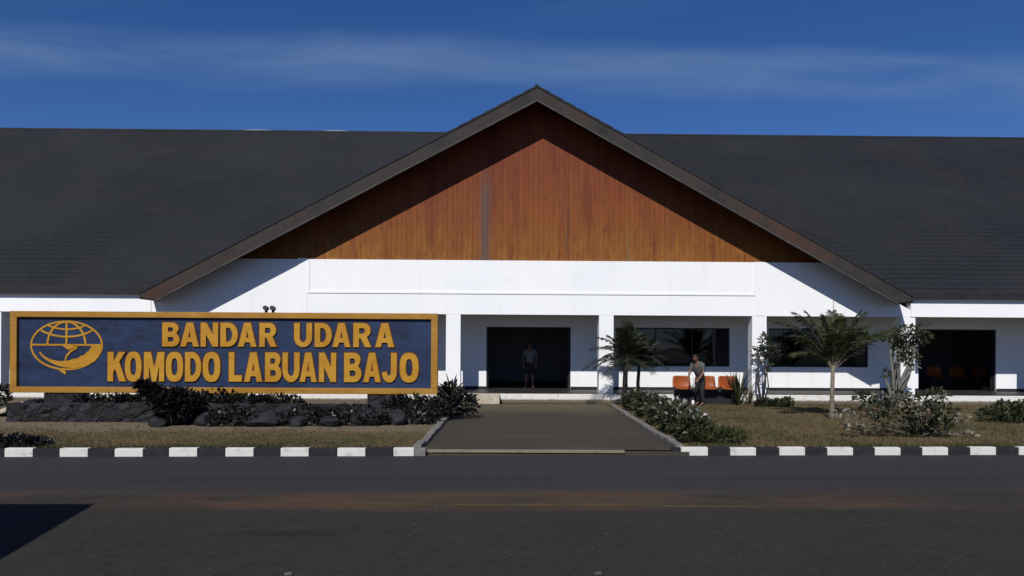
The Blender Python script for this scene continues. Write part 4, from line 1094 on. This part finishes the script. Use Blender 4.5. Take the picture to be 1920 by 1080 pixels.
def person(loc, rz, J, label, shirt, bottom, long_trousers=True, shoes=True):
    """J: joints in the person's own frame, facing -y"""
    rt = empty('person', loc, rz, label, 'person')
    V_ = {k: Vector(v) for k, v in J.items()}
    names, E, rad, vs = {}, [], [], []
    def add(n, p, r_, par=None):
        names[n] = len(vs); vs.append(Vector(p)); rad.append(r_)
        if par is not None: E.append((names[par], names[n]))
    add('pel', V_['pel'], (.145, .105)); add('waist', V_['waist'], (.125, .095), 'pel'); add('chest', V_['chest'], (.155, .105), 'waist'); add('nb', V_['nb'], (.075, .06), 'chest')
    hd = V_['head']; nd = (hd - V_['nb']).normalized()
    add('neck', V_['nb'] + nd * .07, .052, 'nb'); add('jaw', hd - nd * .065 + Vector(J.get('face', (0, -1, 0))) * .02, (.064, .070), 'neck'); add('head', hd + nd * .01, (.078, .092), 'jaw'); add('top', hd + nd * .085, (.062, .075), 'head')
    for s in ('l', 'r'):
        add('sh' + s, V_['sh' + s], .056, 'chest'); add('el' + s, V_['el' + s], .041, 'sh' + s); add('wr' + s, V_['wr' + s], (.027, .022), 'el' + s)
        fd = (V_['wr' + s] - V_['el' + s]).normalized(); sd_ = fd.cross(Vector((0, -1, .2))).normalized(); pn = fd.cross(sd_)
        add('pm' + s, V_['wr' + s] + fd * .07, (.036, .018), 'wr' + s)
        for k, (o_, ln) in enumerate(((-.033, .055), (-.011, .068), (.011, .062), (.033, .05))):
            b0 = V_['wr' + s] + fd * .085 + sd_ * o_
            add(f'f{s}{k}a', b0, .010, 'pm' + s); add(f'f{s}{k}b', b0 + fd * ln * .6 + pn * .010, .0092, f'f{s}{k}a'); add(f'f{s}{k}c', b0 + fd * ln + pn * .034, .008, f'f{s}{k}b')
        add('t' + s + 'a', V_['wr' + s] + fd * .045 - sd_ * .042, .0115, 'pm' + s); add('t' + s + 'b', V_['wr' + s] + fd * .085 - sd_ * .056 + pn * .02, .009, 't' + s + 'a')
        add('hp' + s, V_['hp' + s], .082, 'pel'); add('kn' + s, V_['kn' + s], .058, 'hp' + s); add('an' + s, V_['an' + s], .038, 'kn' + s); add('to' + s, V_['to' + s], (.040, .028), 'an' + s)
    body = skin_mesh('body', vs, E, rad, M['skin'], rt, 1)
    # nose and ears grow out of the head
    fc = Vector(J.get('face', (0, -1, 0))).normalized(); rt_v = fc.cross(nd).normalized()
    bm = bmesh.new(); bm.from_mesh(body.data)
    def blob(p, r_, sq):
        g_ = bmesh.ops.create_icosphere(bm, subdivisions=2, radius=r_)
        for v in g_['verts']: v.co = Vector((v.co.x * sq[0], v.co.y * sq[1], v.co.z * sq[2])) + p
    blob(hd + fc * .098 - nd * .005, .016, (1, 1, 1.4))
    for q in (-1, 1): blob(hd + rt_v * q * .082, .024, (.6, .8, 1.2))
    bm.to_mesh(body.data); bm.free()
    for q in (-1, 1):
        b = MB(); p = hd + fc * .090 + rt_v * q * .032 + nd * .02; b.tube([p - rt_v * .012, p, p + rt_v * .012], [.004, .008, .004], 6)
        b.build('eye', M['hair'], rt)
    b = MB(); p = hd + fc * .092 - nd * .052; b.tube([p - rt_v * .024, p + fc * .004, p + rt_v * .024], [.003, .006, .003], 6); b.build('mouth', simple('lip', (.14, .05, .04), .1, 9, bump=0), rt)
    # hair cap
    bm = bmesh.new(); bmesh.ops.create_icosphere(bm, subdivisions=3, radius=1)
    rq = Vector((0, 0, 1)).rotation_difference(nd)
    kill = []
    for v in bm.verts:
        n = v.co.copy(); p = hd + nd * (.028 + n.z * .104) + fc * (n.dot(Vector((0, -1, 0))) * .106 - .012) + rt_v * (n.dot(Vector((1, 0, 0))) * .093)
        if (-n.y) > .35 and n.z < .45 or n.z < -.45: kill.append(v)
        v.co = p
    bmesh.ops.delete(bm, geom=kill, context='VERTS'); me = bpy.data.meshes.new('hair'); bm.to_mesh(me); bm.free(); me.materials.append(M['hair'])
    o = bpy.data.objects.new('hair', me); COL.objects.link(o); o.parent = rt
    # clothes follow the body
    def cloth(name, spec, mat, root=0):
        ids, vv, ee, rr = {}, [], [], []
        for n, p, r_, par in spec:
            ids[n] = len(vv); vv.append(p); rr.append(r_)
            if par: ee.append((ids[par], ids[n]))
        skin_mesh(name, vv, ee, rr, mat, rt, 1, root)
    sp2 = [('w', V_['pel'] + (V_['waist'] - V_['pel']) * -.1, (.182, .142), None), ('m', V_['waist'], (.172, .138), 'w'), ('c', V_['chest'], (.205, .155), 'm'), ('n', V_['nb'] + (V_['nb'] - V_['chest']) * .08, (.100, .088), 'c')]
    for s in 'lr':
        sp2 += [('s' + s, V_['sh' + s], .074, 'c'), ('e' + s, V_['sh' + s].lerp(V_['el' + s], .75), .060, 's' + s)]
    cloth('shirt', sp2, shirt)
    sp3 = [('u', V_['waist'].lerp(V_['pel'], .35), (.150, .118), None), ('p', V_['pel'] + Vector((0, 0, -.01)), (.168, .132), 'u')]
    for s in 'lr':
        sp3 += [('h' + s, V_['hp' + s], .103, 'p'), ('k' + s, V_['kn' + s], .079 if long_trousers else .088, 'h' + s)]
        if long_trousers: sp3 += [('a' + s, V_['an' + s] + Vector((0, 0, .02)), .060, 'k' + s)]
    cloth('trousers' if long_trousers else 'shorts', sp3, bottom)
    if shoes:
        for s in 'lr': skin_mesh('shoe', [V_['an' + s] - Vector((0, 0, .03)), V_['an' + s].lerp(V_['to' + s], .5) + Vector((0, 0, -.018)), V_['to' + s]], [(0, 1), (1, 2)], [(.050, .050), .046, (.048, .034)], M['shoe'], rt, 1)
    return rt
g = P(993, 728, YI + .8)
person((g.x, YI + .8, FL), R(-8), dict(pel=(0, 0, .95), waist=(0, .01, 1.10), chest=(0, .01, 1.33), nb=(0, .02, 1.47), head=(0, -.01, 1.64),
       shl=(.19, .01, 1.40), shr=(-.19, .01, 1.40), ell=(.25, .03, 1.12), elr=(-.25, .02, 1.12), wrl=(.24, -.05, .88), wrr=(-.23, -.07, .89),
       hpl=(.095, 0, .90), hpr=(-.095, 0, .90), knl=(.11, -.02, .50), knr=(-.12, -.03, .50), anl=(.12, .02, .085), anr=(-.14, 0, .085), tol=(.14, -.14, .035), tor=(-.17, -.15, .035)),
       'person in a pale shirt and dark shorts standing in the entrance doorway', M['shirtpale'], M['shorts'], False, False)
YM = YF - 1.0
g = P(1310, 757, 22.98)
person((g.x, g.y, 0), R(-42), dict(pel=(0, .10, .93), waist=(0, .05, 1.08), chest=(0, -.07, 1.29), nb=(0, -.15, 1.41), head=(0, -.25, 1.55), face=(0, -.94, -.34),
       shl=(.19, -.09, 1.34), shr=(-.19, -.09, 1.34), ell=(.23, -.16, 1.06), elr=(-.24, -.18, 1.06), wrl=(.17, -.36, .90), wrr=(-.15, -.38, .92),
       hpl=(.10, .09, .89), hpr=(-.10, .09, .89), knl=(.13, -.02, .50), knr=(-.12, .10, .49), anl=(.14, .0, .085), anr=(-.13, .22, .085), tol=(.15, -.17, .035), tor=(-.15, .06, .035)),
       'person in a grey shirt and black trousers bending forward by the orange seats', M['shirtgrey'], M['trousers'])
# white bag held low
q = P(1300, 723, g.y - .12)
bm = bmesh.new(); bmesh.ops.create_icosphere(bm, subdivisions=3, radius=1); rnd = random.Random(3)
for v in bm.verts:
    n = v.co.copy(); k = 1 - .45 * max(0, n.z); v.co = Vector((n.x * .065 * k, n.y * .05 * k, n.z * .09)) * (1 + rnd.uniform(-.06, .06))
hd_ = bmesh.ops.create_cone(bm, segments=8, radius1=.012, radius2=.012, depth=.2, cap_ends=True)['verts']
for v in hd_: v.co += Vector((.0, 0, .15))
me = bpy.data.meshes.new('carrier_bag'); bm.to_mesh(me); bm.free(); me.materials.append(M['bag'])
o = bpy.data.objects.new('carrier_bag', me); COL.objects.link(o); o.location = q
BAG = o
tag(o, 'small white bag hanging from the hand of the person in grey', 'bag')

# ------------------------------------------------------------------ unseen canopy left of the camera, added to cast the shadow on the tarmac corner
H_ = 3.1; k = 1 / math.tan(EL); sxo, syo = math.sin(AZ) * k * (H_ - ZR), math.cos(AZ) * k * (H_ - ZR)
c1 = G(178, 945, ZR); c2 = G(0, 1050, ZR); dv = (c2 - c1).normalized()
A_ = Vector((c1.x - sxo, c1.y - syo, 0)); Bv = A_ + dv * 7.5; lf = Vector((-1, -.01, 0)).normalized()
st = empty('shelter', A_ + dv * 3 + lf * 2, 0, 'open roadside shelter with flat metal roof on four posts', 'shelter')
b = MB(); q4 = [A_, A_ + lf * 6, Bv + lf * 6, Bv]
n = len(b.v); b.v += [(p.x, p.y, H_ - .12) for p in q4] + [(p.x, p.y, H_) for p in q4]
for f_ in ((0,3,2,1),(4,5,6,7),(0,1,5,4),(1,2,6,5),(2,3,7,6),(3,0,4,7)): b.f.append(tuple(n + i for i in f_)); b.mi.append(0)
local(b.build('roof', M['shelterroof']), st)
for u, v in ((.5, .5), (.5, 5.5), (6.8, .5), (6.8, 5.5)):
    p = A_ + dv * u + lf * v; b = MB(); b.tube([(p.x, p.y, ZR), (p.x, p.y, H_ - .12)], .06, 10); local(b.build('post', M['steel']), st)
